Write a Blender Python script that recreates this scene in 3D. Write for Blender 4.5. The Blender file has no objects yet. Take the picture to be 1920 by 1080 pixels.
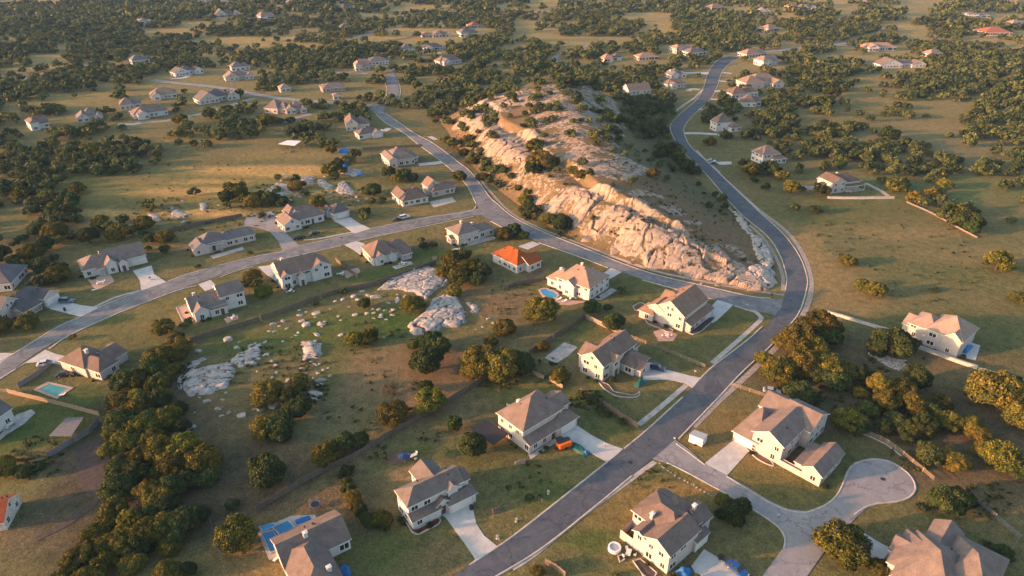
import bpy, bmesh, math, random
import numpy as np
from mathutils import Vector, Matrix
from mathutils.geometry import delaunay_2d_cdt
C = bpy.context.scene.collection
R = math.radians
# ------------------------------------------------------------------ camera, world, sun, exposure
FOC, PITCH, CAMZ = 1280.0, R(28.5), 115.0          # focal length in pixels of a 1920 wide picture
cam_d = bpy.data.cameras.new('camera'); cam = bpy.data.objects.new('camera', cam_d); C.objects.link(cam)
cam_d.lens = 24.0; cam_d.sensor_width = 36.0; cam_d.clip_start = 1.0; cam_d.clip_end = 20000
cam.location = (0, 0, CAMZ); cam.rotation_euler = (R(90) - PITCH, 0, 0)
scn = bpy.context.scene; scn.camera = cam
SUN_EL = R(10); SUN_AZ = Vector((-1.0, -0.24, 0)).normalized()
sd = Vector((SUN_AZ.x*math.cos(SUN_EL), SUN_AZ.y*math.cos(SUN_EL), math.sin(SUN_EL)))
w = bpy.data.worlds.new('World'); scn.world = w; w.use_nodes = True
nt = w.node_tree; bg = nt.nodes['Background']
sky = nt.nodes.new('ShaderNodeTexSky'); sky.sky_type = 'NISHITA'; sky.sun_disc = False
sky.sun_elevation = SUN_EL; sky.sun_rotation = math.atan2(SUN_AZ.x, SUN_AZ.y); sky.air_density = 1.0; sky.dust_density = 2.5; sky.ozone_density = 0.8
nt.links.new(sky.outputs[0], bg.inputs[0]); bg.inputs[1].default_value = 0.15
sl = bpy.data.lights.new('sun', 'SUN'); sl.energy = 4.1; sl.angle = R(1.0); sl.color = (1.0, 0.43, 0.20)
so = bpy.data.objects.new('sun', sl); C.objects.link(so); so.rotation_euler = sd.to_track_quat('Z', 'Y').to_euler(); so.location = (-300, -60, 200)
scn.view_settings.view_transform = 'Standard'; scn.view_settings.look = 'None'
scn.view_settings.exposure = 1.6; scn.view_settings.gamma = 1
scn.cycles.max_bounces = 5; scn.cycles.diffuse_bounces = 2; scn.cycles.glossy_bounces = 2; scn.cycles.transmission_bounces = 2
scn.cycles.transparent_max_bounces = 4; scn.cycles.volume_bounces = 0; scn.cycles.use_denoising = True

# ------------------------------------------------------------------ terrain
def ss(a, b, v):
    t = np.clip((v - a)/(b - a), 0, 1); return t*t*(3 - 2*t)
def flat_hit(px, py, z=0.0):
    u, v = px - 960, py - 540
    c, s = math.cos(PITCH), math.sin(PITCH)
    t = (CAMZ - z)/(FOC*s + v*c)
    return (u*t, (FOC*c - v*s)*t)
def polyd(x, y, pl, closed=False):
    """distance to a polyline"""
    d = np.full(np.shape(x), 1e9)
    n = len(pl)
    for i in range(n if closed else n - 1):
        ax, ay = pl[i]; bx, by = pl[(i+1) % n]
        ux, uy = bx-ax, by-ay; L = ux*ux+uy*uy + 1e-9
        t = np.clip(((x-ax)*ux+(y-ay)*uy)/L, 0, 1)
        d = np.minimum(d, np.hypot(x-ax-t*ux, y-ay-t*uy))
    return d
def inside(x, y, pl):
    r = np.zeros(np.shape(x), bool); n = len(pl)
    for i in range(n):
        ax, ay = pl[i]; bx, by = pl[(i+1) % n]
        if ay == by: continue
        c = ((ay > y) != (by > y)) & (x < (bx-ax)*(y-ay)/(by-ay)+ax)
        r ^= c
    return r
HW = [flat_hit(*p) for p in [(800,205),(835,245),(870,300),(925,352),(985,398),(1030,428),(1100,462),(1180,500),(1300,532),(1400,552),(1440,556)]]
HE = [flat_hit(*p) for p in [(1440,556),(1466,530),(1464,500),(1440,462),(1400,420),(1350,372),(1290,312),(1250,270),(1235,235),(1235,205),(1200,185)]]
HN = [flat_hit(*p) for p in [(1200,185),(1110,172),(950,176),(860,190),(800,205)]]
HILL = HW + HE[1:] + HN[1:-1]
HBX = (min(p[0] for p in HILL), max(p[0] for p in HILL), min(p[1] for p in HILL), max(p[1] for p in HILL))
def hill(x, y):
    x = np.asarray(x, float); y = np.asarray(y, float)
    out = np.zeros(x.shape)
    m = (x > HBX[0]) & (x < HBX[1]) & (y > HBX[2]) & (y < HBX[3])
    if not m.any(): return out
    xm, ym = x[m], y[m]
    ins = inside(xm, ym, HILL)
    dW, dE, dN = polyd(xm, ym, HW), polyd(xm, ym, HE), polyd(xm, ym, HN)
    w_ = 3*np.sin(xm*.07+1)+2*np.sin(ym*.11)
    sW = .48*ss(0, 20, dW) + .2*ss(24+w_, 28+w_, dW) + .32*ss(26, 75, dW)
    sE = ss(0, 62, dE); sN = ss(0, 70, dN)
    out[m] = np.where(ins, 23*sW*sE*sN, 0)
    return out
def roll(x, y):
    x = np.asarray(x, float); y = np.asarray(y, float)
    d = np.hypot(x, y)
    a = .35 + 5.0*ss(420, 1300, d)
    b = .5*ss(200, 500, d)
    r = np.sin(x/61+.6)*np.cos(y/83+.4)*.5 + np.sin(x/133-y/97+2)*.7 + np.sin(x/47+y/39)*.25*np.minimum(1, 1)
    r2 = np.sin(x/23+y/71)*.25
    far = 20*ss(1200, 4500, d)*(np.sin(x/700+1)*.5+.5)
    return a*r + b*r2 + far
def hz(x, y): return roll(x, y) + hill(x, y)
def hz1(x, y): return float(hz(np.array([x]), np.array([y]))[0])
_ts = np.geomspace(60, 9000, 900)
_cp, _sp = math.cos(PITCH), math.sin(PITCH)
def P(px, py):
    """where the ray of a pixel meets the real ground"""
    u, v = px - 960, py - 540
    d = np.array([u, FOC*_cp - v*_sp, -(FOC*_sp + v*_cp)]); d /= np.linalg.norm(d)
    z = CAMZ + d[2]*_ts - hz(d[0]*_ts, d[1]*_ts)
    i = int(np.argmax(z < 0)) if (z < 0).any() else len(_ts)-1
    a, b = _ts[max(i-1, 0)], _ts[i]
    for _ in range(2):
        t = np.linspace(a, b, 12); z = CAMZ + d[2]*t - hz(d[0]*t, d[1]*t)
        i = int(np.argmax(z < 0)) if (z < 0).any() else 11
        a, b = t[max(i-1, 0)], t[i]
    return (d[0]*b, d[1]*b)
def pxm(px, py):
    """pixels per metre at a ground pixel"""
    x, y = P(px, py); dep = y*_cp + (CAMZ-hz1(x, y))*_sp
    return FOC/dep

# ------------------------------------------------------------------ helpers
def tag(o, label=None, cat=None, group=None, kind=None):
    if label: o['label'] = label
    if cat: o['category'] = cat
    if group: o['group'] = group
    if kind: o['kind'] = kind
    return o
def link(name, me, parent=None, loc=None, rz=None, sc=None):
    o = bpy.data.objects.new(name, me); C.objects.link(o)
    if parent is not None: o.parent = parent
    if loc is not None: o.location = loc
    if rz is not None: o.rotation_euler[2] = rz
    if sc is not None: o.scale = sc
    return o
def empty(name, loc, rz=0):
    o = link(name, None, None, loc, rz); o.empty_display_size = 1; return o
class MB:
    """collects polygons, boxes and tubes for one mesh"""
    def __init__(s): s.v = []; s.f = []; s.m = []
    def poly(s, pts, m=0):
        n = len(s.v); s.v += [tuple(p) for p in pts]; s.f.append(tuple(range(n, n+len(pts)))); s.m.append(m)
    def box(s, x0, x1, y0, y1, z0, z1, m=0, M=None):
        n = len(s.v)
        c = [Vector((x, y, z)) for z in (z0, z1) for x, y in ((x0,y0),(x1,y0),(x1,y1),(x0,y1))]
        if M is not None: c = [M @ q for q in c]
        s.v += [tuple(q) for q in c]
        for f in ((0,3,2,1),(4,5,6,7),(0,1,5,4),(1,2,6,5),(2,3,7,6),(3,0,4,7)):
            s.f.append(tuple(n+i for i in f)); s.m.append(m)
    def tube(s, p, q, r0, r1=None, k=8, m=0, cap=True):
        r1 = r0 if r1 is None else r1
        p, q = Vector(p), Vector(q); a = (q-p).normalized(); u = a.orthogonal().normalized(); w_ = a.cross(u)
        n = len(s.v)
        for c, r in ((p, r0), (q, r1)):
            for i in range(k):
                t = 2*math.pi*i/k; s.v.append(tuple(c + (u*math.cos(t)+w_*math.sin(t))*r))
        for i in range(k):
            j = (i+1) % k; s.f.append((n+i, n+j, n+k+j, n+k+i)); s.m.append(m)
        if cap:
            s.f.append(tuple(n+k+i for i in range(k))); s.m.append(m)
            s.f.append(tuple(n+k-1-i for i in range(k))); s.m.append(m)
    def mesh(s, name, mats):
        me = bpy.data.meshes.new(name); me.from_pydata(s.v, [], s.f)
        for m in (mats if isinstance(mats, (list, tuple)) else [mats]): me.materials.append(m)
        me.polygons.foreach_set('material_index', s.m); me.update(); return me
    def build(s, name, mats, parent=None, **k): return link(name, s.mesh(name, mats), parent, **k)
def np_mesh(name, V, Fq, mats, smooth=False):
    me = bpy.data.meshes.new(name); V = np.asarray(V, np.float32); Fq = np.asarray(Fq, np.int32); k = Fq.shape[1]
    me.vertices.add(len(V)); me.vertices.foreach_set('co', V.ravel())
    me.loops.add(Fq.size); me.loops.foreach_set('vertex_index', Fq.ravel())
    me.polygons.add(len(Fq)); me.polygons.foreach_set('loop_start', np.arange(0, Fq.size, k, dtype=np.int32))
    if smooth: me.polygons.foreach_set('use_smooth', np.ones(len(Fq), bool))
    for m in (mats if isinstance(mats, (list, tuple)) else [mats]): me.materials.append(m)
    me.update(calc_edges=True); me.validate(); return me
def catmull(pts, step=2.5):
    pts = [np.array(p, float) for p in pts]; out = []
    for i in range(len(pts)-1):
        p0 = pts[i-1] if i else 2*pts[0]-pts[1]; p1, p2 = pts[i], pts[i+1]; p3 = pts[i+2] if i+2 < len(pts) else 2*pts[-1]-pts[-2]
        n = max(2, int(np.linalg.norm((p2-p1)[:2])/step))
        for k in range(n):
            t = k/n; out.append(.5*((2*p1)+(-p0+p2)*t+(2*p0-5*p1+4*p2-p3)*t*t+(-p0+3*p1-3*p2+p3)*t**3))
    out.append(pts[-1]); return out

# ------------------------------------------------------------------ materials
def nmat(name):
    m = bpy.data.materials.new(name); m.use_nodes = True; t = m.node_tree; b = t.nodes['Principled BSDF']
    return m, t, b
def lk(t, a, b): t.links.new(a, b)
def noise(t, scale, detail=4, rough=.6, vec=None, dist=0.0):
    n = t.nodes.new('ShaderNodeTexNoise'); n.inputs['Scale'].default_value = scale; n.inputs['Detail'].default_value = detail
    n.inputs['Roughness'].default_value = rough; n.inputs['Distortion'].default_value = dist
    if vec is not None: lk(t, vec, n.inputs['Vector'])
    return n
def ramp(t, fac, stops):
    r = t.nodes.new('ShaderNodeValToRGB'); e = r.color_ramp.elements
    while len(e) < len(stops): e.new(.5)
    for i, (p, c) in enumerate(stops): e[i].position = p; e[i].color = (*c, 1) if len(c) == 3 else c
    lk(t, fac, r.inputs[0]); return r
def mixc(t, fac, a, b, mode='MIX'):
    m = t.nodes.new('ShaderNodeMix'); m.data_type = 'RGBA'; m.blend_type = mode
    for i, v in ((0, fac), (6, a), (7, b)):
        if isinstance(v, (int, float)): m.inputs[i].default_value = v
        elif isinstance(v, tuple): m.inputs[i].default_value = (*v, 1)
        else: lk(t, v, m.inputs[i])
    return m.outputs[2]
def bump(t, b, h, strength, dist):
    n = t.nodes.new('ShaderNodeBump'); n.inputs['Strength'].default_value = strength; n.inputs['Distance'].default_value = dist
    lk(t, h, n.inputs['Height']); lk(t, n.outputs[0], b.inputs['Normal'])
def simple(name, c, rough=.8, var=.18, scale=1.5, metal=0, bmp=0.0, spec=.3):
    m, t, b = nmat(name); tc = t.nodes.new('ShaderNodeTexCoord')
    n = noise(t, scale, 5, .65, tc.outputs['Object'])
    lo = tuple(max(0, v*(1-var)) for v in c); hi = tuple(min(1, v*(1+var)) for v in c)
    r = ramp(t, n.outputs[0], [(.3, lo), (.7, hi)]); lk(t, r.outputs[0], b.inputs['Base Color'])
    b.inputs['Roughness'].default_value = rough; b.inputs['Metallic'].default_value = metal; b.inputs['Specular IOR Level'].default_value = spec
    if bmp:
        n2 = noise(t, scale*6, 4, .7, tc.outputs['Object']); bump(t, b, n2.outputs[0], 1, bmp)
    return m
def geo_pos(t):
    g = t.nodes.new('ShaderNodeNewGeometry'); return g.outputs['Position']
def ground_mat():
    m, t, b = nmat('meadow_ground'); pos = geo_pos(t)
    at = t.nodes.new('ShaderNodeAttribute'); at.attribute_name = 'tint'
    n1 = noise(t, .035, 6, .62, pos, .6); n2 = noise(t, .35, 6, .7, pos, .4); n3 = noise(t, 2.2, 5, .8, pos, .6)
    dry = ramp(t, n1.outputs[0], [(.42, (0,)*3), (.62, (1,)*3)])
    c = mixc(t, .8, at.outputs['Color'], ramp(t, n2.outputs[0], [(.28, (.42, .52, .38)), (.5, (1, 1, 1)), (.74, (1.65, 1.45, 1.2))]).outputs[0], 'MULTIPLY')
    mm = t.nodes.new('ShaderNodeMath'); mm.operation = 'MULTIPLY'; lk(t, dry.outputs[0], mm.inputs[0]); mm.inputs[1].default_value = .32
    c = mixc(t, mm.outputs[0], c, (.21, .155, .075))
    c = mixc(t, .9, c, ramp(t, n3.outputs[0], [(.34, (.42, .45, .4)), (.5, (1, 1, 1)), (.68, (1.7, 1.6, 1.4))]).outputs[0], 'MULTIPLY')
    lk(t, c, b.inputs['Base Color']); b.inputs['Roughness'].default_value = 1; b.inputs['Specular IOR Level'].default_value = .1
    ad = t.nodes.new('ShaderNodeMath'); ad.operation = 'MULTIPLY_ADD'; lk(t, n2.outputs[0], ad.inputs[0]); ad.inputs[1].default_value = 2.2; lk(t, n3.outputs[0], ad.inputs[2])
    bump(t, b, ad.outputs[0], .8, .3)
    return m
def rock_color(t, pos):
    n1 = noise(t, .5, 6, .65, pos, .5); n2 = noise(t, 3, 5, .75, pos, .3)
    c = ramp(t, n1.outputs[0], [(.25, (.17, .13, .10)), (.5, (.31, .25, .20)), (.75, (.42, .36, .31))]).outputs[0]
    c = mixc(t, .8, c, ramp(t, n2.outputs[0], [(.28, (.5, .47, .44)), (.5, (1, 1, 1)), (.8, (1.15, 1.12, 1.1))]).outputs[0], 'MULTIPLY')
    return c, n1, n2
def crack_fac(t, pos):
    mp = t.nodes.new('ShaderNodeMapping'); mp.inputs['Rotation'].default_value = (0, 0, .5); mp.inputs['Scale'].default_value = (.35, 1.3, 1.6); lk(t, pos, mp.inputs[0])
    n = noise(t, .9, 7, .68, mp.outputs[0], 1.1)
    return ramp(t, n.outputs[0], [(.30, (0,)*3), (.37, (1,)*3)]).outputs[0]
def rock_mat(name='limestone', ck=False, pale=False):
    m, t, b = nmat(name); pos = geo_pos(t); c, n1, n2 = rock_color(t, pos); cf = crack_fac(t, pos)
    if ck or pale: c = mixc(t, 1.0, c, (1.25, 1.42, 1.62), 'MULTIPLY')
    c = mixc(t, cf, (.15, .12, .095), c)
    if ck:
        a = t.nodes.new('ShaderNodeAttribute'); a.attribute_name = 'crack'; c = mixc(t, ramp(t, a.outputs['Fac'], [(.15, (0,)*3), (.6, (1,)*3)]).outputs[0], (.07, .06, .045), c)
    lk(t, c, b.inputs['Base Color']); b.inputs['Roughness'].default_value = .95; b.inputs['Specular IOR Level'].default_value = .2
    ad = t.nodes.new('ShaderNodeMath'); ad.operation = 'MULTIPLY_ADD'; lk(t, cf, ad.inputs[0]); ad.inputs[1].default_value = .6; lk(t, n2.outputs[0], ad.inputs[2])
    bump(t, b, ad.outputs[0], .8, .25); return m
def hill_mat():
    m, t, b = nmat('hill_rock_and_grass'); pos = geo_pos(t); c, n1, n2 = rock_color(t, pos); cf = crack_fac(t, pos)
    at = t.nodes.new('ShaderNodeAttribute'); at.attribute_name = 'tint'; ar = t.nodes.new('ShaderNodeAttribute'); ar.attribute_name = 'rock'
    g1 = noise(t, .5, 6, .7, pos, .4); g2 = noise(t, 3, 4, .75, pos)
    g = mixc(t, .8, at.outputs['Color'], ramp(t, g1.outputs[0], [(.25, (.5, .55, .5)), (.5, (1, 1, 1)), (.75, (1.5, 1.35, 1.2))]).outputs[0], 'MULTIPLY')
    g = mixc(t, .9, g, ramp(t, g2.outputs[0], [(.34, (.42, .45, .4)), (.5, (1, 1, 1)), (.68, (1.7, 1.55, 1.35))]).outputs[0], 'MULTIPLY')
    ck = t.nodes.new('ShaderNodeAttribute'); ck.attribute_name = 'crack'
    c = mixc(t, cf, (.16, .12, .085), c); c = mixc(t, ramp(t, ck.outputs['Fac'], [(.1, (0,)*3), (.55, (1,)*3)]).outputs[0], (.10, .075, .045), c)
    # rock shows through where the mask beats a ragged noise
    ad = t.nodes.new('ShaderNodeMath'); ad.operation = 'MULTIPLY_ADD'; lk(t, g1.outputs[0], ad.inputs[0]); ad.inputs[1].default_value = 1.1; lk(t, ar.outputs['Fac'], ad.inputs[2])
    rf = ramp(t, ad.outputs[0], [(.98, (0,)*3), (1.0, (1,)*3)])
    sb = t.nodes.new('ShaderNodeMath'); sb.operation = 'SUBTRACT'; lk(t, ad.outputs[0], sb.inputs[0]); sb.inputs[1].default_value = .1
    rf = ramp(t, sb.outputs[0], [(.82, (0,)*3), (.92, (1,)*3)])
    lk(t, mixc(t, rf.outputs[0], g, c), b.inputs['Base Color']); b.inputs['Roughness'].default_value = 1; b.inputs['Specular IOR Level'].default_value = .1
    bump(t, b, n2.outputs[0], .8, .22); return m
def road_mat(name, c, worn):
    m, t, b = nmat(name); pos = geo_pos(t)
    n1 = noise(t, .16, 7, .68, pos, 1.6); n2 = noise(t, 6, 3, .7, pos); n3 = noise(t, .9, 5, .75, pos, .5)
    k = ramp(t, n1.outputs[0], [(.35, c), (.65, worn)]).outputs[0]
    k = mixc(t, .5, k, ramp(t, n2.outputs[0], [(.3, (.75,)*3), (.7, (1.25,)*3)]).outputs[0], 'MULTIPLY')
    k = mixc(t, .6, k, ramp(t, n3.outputs[0], [(.3, (.78,)*3), (.55, (1,)*3), (.75, (1.18,)*3)]).outputs[0], 'MULTIPLY')
    v = t.nodes.new('ShaderNodeTexVoronoi'); v.feature = 'DISTANCE_TO_EDGE'; v.inputs['Scale'].default_value = .11
    nz = noise(t, .25, 4, .7, pos); va = t.nodes.new('ShaderNodeVectorMath'); va.operation = 'MULTIPLY_ADD'
    lk(t, nz.outputs['Color'], va.inputs[0]); va.inputs[1].default_value = (6, 6, 6); lk(t, pos, va.inputs[2]); lk(t, va.outputs[0], v.inputs['Vector'])
    cr = ramp(t, v.outputs['Distance'], [(0, (.45,)*3), (.022, (1,)*3)]).outputs[0]
    k = mixc(t, .8, k, cr, 'MULTIPLY')
    lk(t, k, b.inputs['Base Color']); b.inputs['Roughness'].default_value = .9; b.inputs['Specular IOR Level'].default_value = .25
    bump(t, b, n2.outputs[0], .4, .02); return m
def concrete_mat(name, c):
    m, t, b = nmat(name); pos = geo_pos(t); n1 = noise(t, .4, 6, .7, pos, .8); n2 = noise(t, 5, 3, .7, pos)
    k = ramp(t, n1.outputs[0], [(.3, tuple(v*.78 for v in c)), (.7, tuple(min(1, v*1.12) for v in c))]).outputs[0]
    k = mixc(t, .5, k, ramp(t, n2.outputs[0], [(.3, (.85,)*3), (.7, (1.1,)*3)]).outputs[0], 'MULTIPLY')
    br = t.nodes.new('ShaderNodeTexBrick'); br.inputs['Scale'].default_value = .33; br.offset = 0; br.inputs['Mortar Size'].default_value = .008
    br.inputs['Color1'].default_value = (1, 1, 1, 1); br.inputs['Color2'].default_value = (.94, .94, .94, 1); br.inputs['Mortar'].default_value = (.6, .6, .6, 1)
    br.inputs['Brick Width'].default_value = 1; br.inputs['Row Height'].default_value = 1
    mp = t.nodes.new('ShaderNodeMapping'); mp.inputs['Rotation'].default_value = (0, 0, .65); lk(t, pos, mp.inputs[0]); lk(t, mp.outputs[0], br.inputs['Vector'])
    k = mixc(t, .8, k, br.outputs['Color'], 'MULTIPLY')
    lk(t, k, b.inputs['Base Color']); b.inputs['Roughness'].default_value = .9; return m
def shingle_mat(name, c, hi):
    m, t, b = nmat(name); tc = t.nodes.new('ShaderNodeTexCoord'); o = tc.outputs['Object']
    n1 = noise(t, .5, 4, .6, o, .3); n2 = noise(t, 5, 3, .8, o)
    k = ramp(t, n1.outputs[0], [(.3, c), (.7, hi)]).outputs[0]
    k = mixc(t, .8, k, ramp(t, n2.outputs[0], [(.3, (.62,)*3), (.5, (1,)*3), (.7, (1.4,)*3)]).outputs[0], 'MULTIPLY')
    wv = t.nodes.new('ShaderNodeTexWave'); wv.bands_direction = 'Z'; wv.inputs['Scale'].default_value = 2.4; wv.inputs['Distortion'].default_value = 1.2; wv.inputs['Detail'].default_value = 2; lk(t, o, wv.inputs[0])
    k = mixc(t, .5, k, ramp(t, wv.outputs[0], [(.0, (.72,)*3), (.4, (1,)*3), (1, (1.08,)*3)]).outputs[0], 'MULTIPLY')
    oi = t.nodes.new('ShaderNodeObjectInfo'); hs = t.nodes.new('ShaderNodeHueSaturation'); mr = t.nodes.new('ShaderNodeMapRange'); lk(t, oi.outputs['Random'], mr.inputs[0]); mr.inputs[3].default_value = .8; mr.inputs[4].default_value = 1.22
    wn = t.nodes.new('ShaderNodeTexWhiteNoise'); wn.noise_dimensions = '1D'; lk(t, oi.outputs['Random'], wn.inputs['W']); m2 = t.nodes.new('ShaderNodeMapRange'); lk(t, wn.outputs[0], m2.inputs[0]); m2.inputs[3].default_value = .7; m2.inputs[4].default_value = 1.35
    lk(t, mr.outputs[0], hs.inputs['Value']); lk(t, m2.outputs[0], hs.inputs['Saturation']); lk(t, k, hs.inputs['Color'])
    lk(t, hs.outputs[0], b.inputs['Base Color']); b.inputs['Roughness'].default_value = .95; b.inputs['Specular IOR Level'].default_value = .15
    bump(t, b, n2.outputs[0], .6, .04); return m
def wall_mat(name, c, stone=False):
    m, t, b = nmat(name); tc = t.nodes.new('ShaderNodeTexCoord'); o = tc.outputs['Object']
    n1 = noise(t, .7, 5, .65, o); k = ramp(t, n1.outputs[0], [(.3, tuple(v*.86 for v in c)), (.7, tuple(min(1, v*1.08) for v in c))]).outputs[0]
    if stone:
        v = t.nodes.new('ShaderNodeTexVoronoi'); v.inputs['Scale'].default_value = 2.6; lk(t, o, v.inputs['Vector'])
        k = mixc(t, .35, k, v.outputs['Color'], 'OVERLAY')
        hs = t.nodes.new('ShaderNodeHueSaturation'); hs.inputs['Saturation'].default_value = .55; lk(t, k, hs.inputs['Color']); k = hs.outputs[0]
    lk(t, k, b.inputs['Base Color']); b.inputs['Roughness'].default_value = .9; return m
def foliage_mat(name, dark, mid, hi, tr=.0):
    m, t, b = nmat(name); tc = t.nodes.new('ShaderNodeTexCoord'); oi = t.nodes.new('ShaderNodeObjectInfo')
    at = t.nodes.new('ShaderNodeAttribute'); at.attribute_name = 'leafv'
    k = ramp(t, at.outputs['Fac'], [(0, dark), (.5, mid), (1, hi)]).outputs[0]
    hs = t.nodes.new('ShaderNodeHueSaturation'); mr = t.nodes.new('ShaderNodeMapRange'); lk(t, oi.outputs['Random'], mr.inputs[0]); mr.inputs[3].default_value = .475; mr.inputs[4].default_value = .525
    mr2 = t.nodes.new('ShaderNodeMapRange'); wn = t.nodes.new('ShaderNodeTexWhiteNoise'); wn.noise_dimensions = '1D'; lk(t, oi.outputs['Random'], wn.inputs['W']); lk(t, wn.outputs[0], mr2.inputs[0]); mr2.inputs[3].default_value = .65; mr2.inputs[4].default_value = 1.35
    lk(t, mr.outputs[0], hs.inputs['Hue']); lk(t, mr2.outputs[0], hs.inputs['Value']); lk(t, k, hs.inputs['Color'])
    lk(t, hs.outputs[0], b.inputs['Base Color']); b.inputs['Roughness'].default_value = .8; b.inputs['Specular IOR Level'].default_value = .15
    if tr:
        ts = t.nodes.new('ShaderNodeBsdfTranslucent'); lk(t, hs.outputs[0], ts.inputs[0]); mx = t.nodes.new('ShaderNodeMixShader'); mx.inputs[0].default_value = tr
        lk(t, b.outputs[0], mx.inputs[1]); lk(t, ts.outputs[0], mx.inputs[2]); lk(t, mx.outputs[0], t.nodes['Material Output'].inputs[0])
    return m
M = {}
M['ground'] = ground_mat(); M['rock'] = rock_mat(); M['pale_rock'] = rock_mat('white_limestone', False, True); M['ledge'] = rock_mat('limestone_ledge', True); M['hill'] = hill_mat()
M['asphalt'] = road_mat('dark_asphalt', (.066, .078, .094), (.108, .118, .134))
M['street'] = road_mat('worn_grey_street', (.125, .13, .14), (.23, .228, .23))
M['pale_street'] = road_mat('pale_concrete_street', (.225, .22, .225), (.29, .28, .28))
M['concrete'] = concrete_mat('driveway_concrete', (.50, .485, .46))
M['kerb'] = simple('kerb_concrete', (.38, .35, .32), .9, .3, .6)
M['gravel'] = simple('gravel_verge', (.30, .255, .22), 1, .4, 1.2, bmp=.05)
M['dirt'] = simple('bare_dirt', (.13, .085, .06), 1, .3, .5, bmp=.08)
M['dark_dirt'] = simple('tilled_soil', (.075, .06, .055), 1, .35, .8, bmp=.2)
M['shingle'] = shingle_mat('grey_brown_shingle', (.125, .10, .09), (.19, .15, .132))
M['shingle_dark'] = shingle_mat('charcoal_shingle', (.105, .097, .102), (.15, .137, .14))
M['shingle_tan'] = shingle_mat('tan_shingle', (.22, .165, .135), (.30, .22, .18))
M['tile'] = shingle_mat('orange_clay_tile', (.24, .085, .045), (.33, .125, .065))
M['tile_red'] = shingle_mat('red_clay_tile', (.24, .11, .085), (.30, .14, .105))
M['white'] = wall_mat('white_stucco', (.53, .515, .515)); M['cream'] = wall_mat('cream_stucco', (.47, .415, .39))
M['tan'] = wall_mat('tan_stone', (.50, .40, .31), True); M['brick'] = wall_mat('brown_stone', (.30, .21, .17), True)
M['trim'] = simple('painted_trim', (.68, .66, .62), .7, .1)
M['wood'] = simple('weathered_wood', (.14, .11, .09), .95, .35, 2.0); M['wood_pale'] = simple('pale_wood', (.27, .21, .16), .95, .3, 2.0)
M['grey_wood'] = simple('grey_boards', (.17, .17, .18), .9, .3, 2)
M['dark'] = simple('dark_metal', (.03, .03, .035), .6, .2); M['black'] = simple('rubber', (.02, .02, .02), .8, .2)
M['door'] = simple('painted_door', (.10, .06, .04), .6, .2); M['garage'] = simple('garage_panel', (.62, .60, .57), .7, .06)
M['bark'] = simple('oak_bark', (.075, .055, .04), 1, .3, 3)
M['stone_wall'] = wall_mat('pale_stone_wall', (.46, .42, .37), True)
def glass_mat():
    m, t, b = nmat('window_glass'); b.inputs['Base Color'].default_value = (.025, .03, .035, 1); b.inputs['Roughness'].default_value = .08; b.inputs['Specular IOR Level'].default_value = .5; return m
M['glass'] = glass_mat()
def water_mat(name, c, rough=.06):
    m, t, b = nmat(name); tc = t.nodes.new('ShaderNodeTexCoord'); n = noise(t, 1.6, 3, .5, tc.outputs['Object']); n0 = noise(t, .5, 3, .5, tc.outputs['Object'])
    r = ramp(t, n0.outputs[0], [(.3, tuple(v*.85 for v in c)), (.7, tuple(v*1.1 for v in c))]); lk(t, r.outputs[0], b.inputs['Base Color'])
    b.inputs['Roughness'].default_value = rough; bump(t, b, n.outputs[0], .25, .03); return m
M['water_teal'] = water_mat('turquoise_pool_water', (.06, .25, .23)); M['water_blue'] = water_mat('blue_pool_water', (.02, .25, .50))
M['water_deep'] = water_mat('deep_blue_pool_water', (.03, .17, .33))
M['coping'] = simple('pink_paving', (.42, .29, .23), .9, .2, 1.5); M['paving'] = simple('patio_paving', (.33, .29, .26), .9, .25, 1.2)
M['tarp'] = simple('blue_tarpaulin', (.02, .12, .34), .6, .15); M['orange'] = simple('orange_paint', (.75, .14, .02), .5, .15); M['green'] = simple('green_canvas', (.01, .09, .08), .6, .2)
M['white_paint'] = simple('white_paint', (.7, .7, .7), .5, .08); M['mulch'] = simple('red_mulch', (.14, .035, .025), 1, .3, 3)
M['leaf'] = foliage_mat('oak_leaves', (.026, .040, .011), (.088, .094, .018), (.235, .17, .02), .14)
M['leaf_dark'] = foliage_mat('juniper_leaves', (.016, .03, .012), (.042, .066, .02), (.10, .115, .028), .15)
M['leaf_dry'] = foliage_mat('dry_leaves', (.06, .05, .03), (.11, .085, .045), (.18, .13, .065), .15)
M['far'] = foliage_mat('woodland_leaves', (.042, .056, .022), (.105, .122, .042), (.225, .20, .055), .24)
def paint(name, c):
    m, t, b = nmat(name); b.inputs['Base Color'].default_value = (*c, 1); b.inputs['Roughness'].default_value = .3; b.inputs['Coat Weight'].default_value = .6
    tc = t.nodes.new('ShaderNodeTexCoord'); n = noise(t, 3, 3, .6, tc.outputs['Object']); r = ramp(t, n.outputs[0], [(.3, (.25,)*3), (.7, (.4,)*3)]); lk(t, r.outputs[0], b.inputs['Roughness']); return m
for k, c in dict(navy=(.01, .025, .09), blue=(.01, .07, .25), teal=(.05, .12, .15), wcar=(.6, .6, .6), kcar=(.012, .012, .014), silver=(.35, .36, .38)).items(): M[k] = paint('car_paint_'+k, c)

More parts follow.
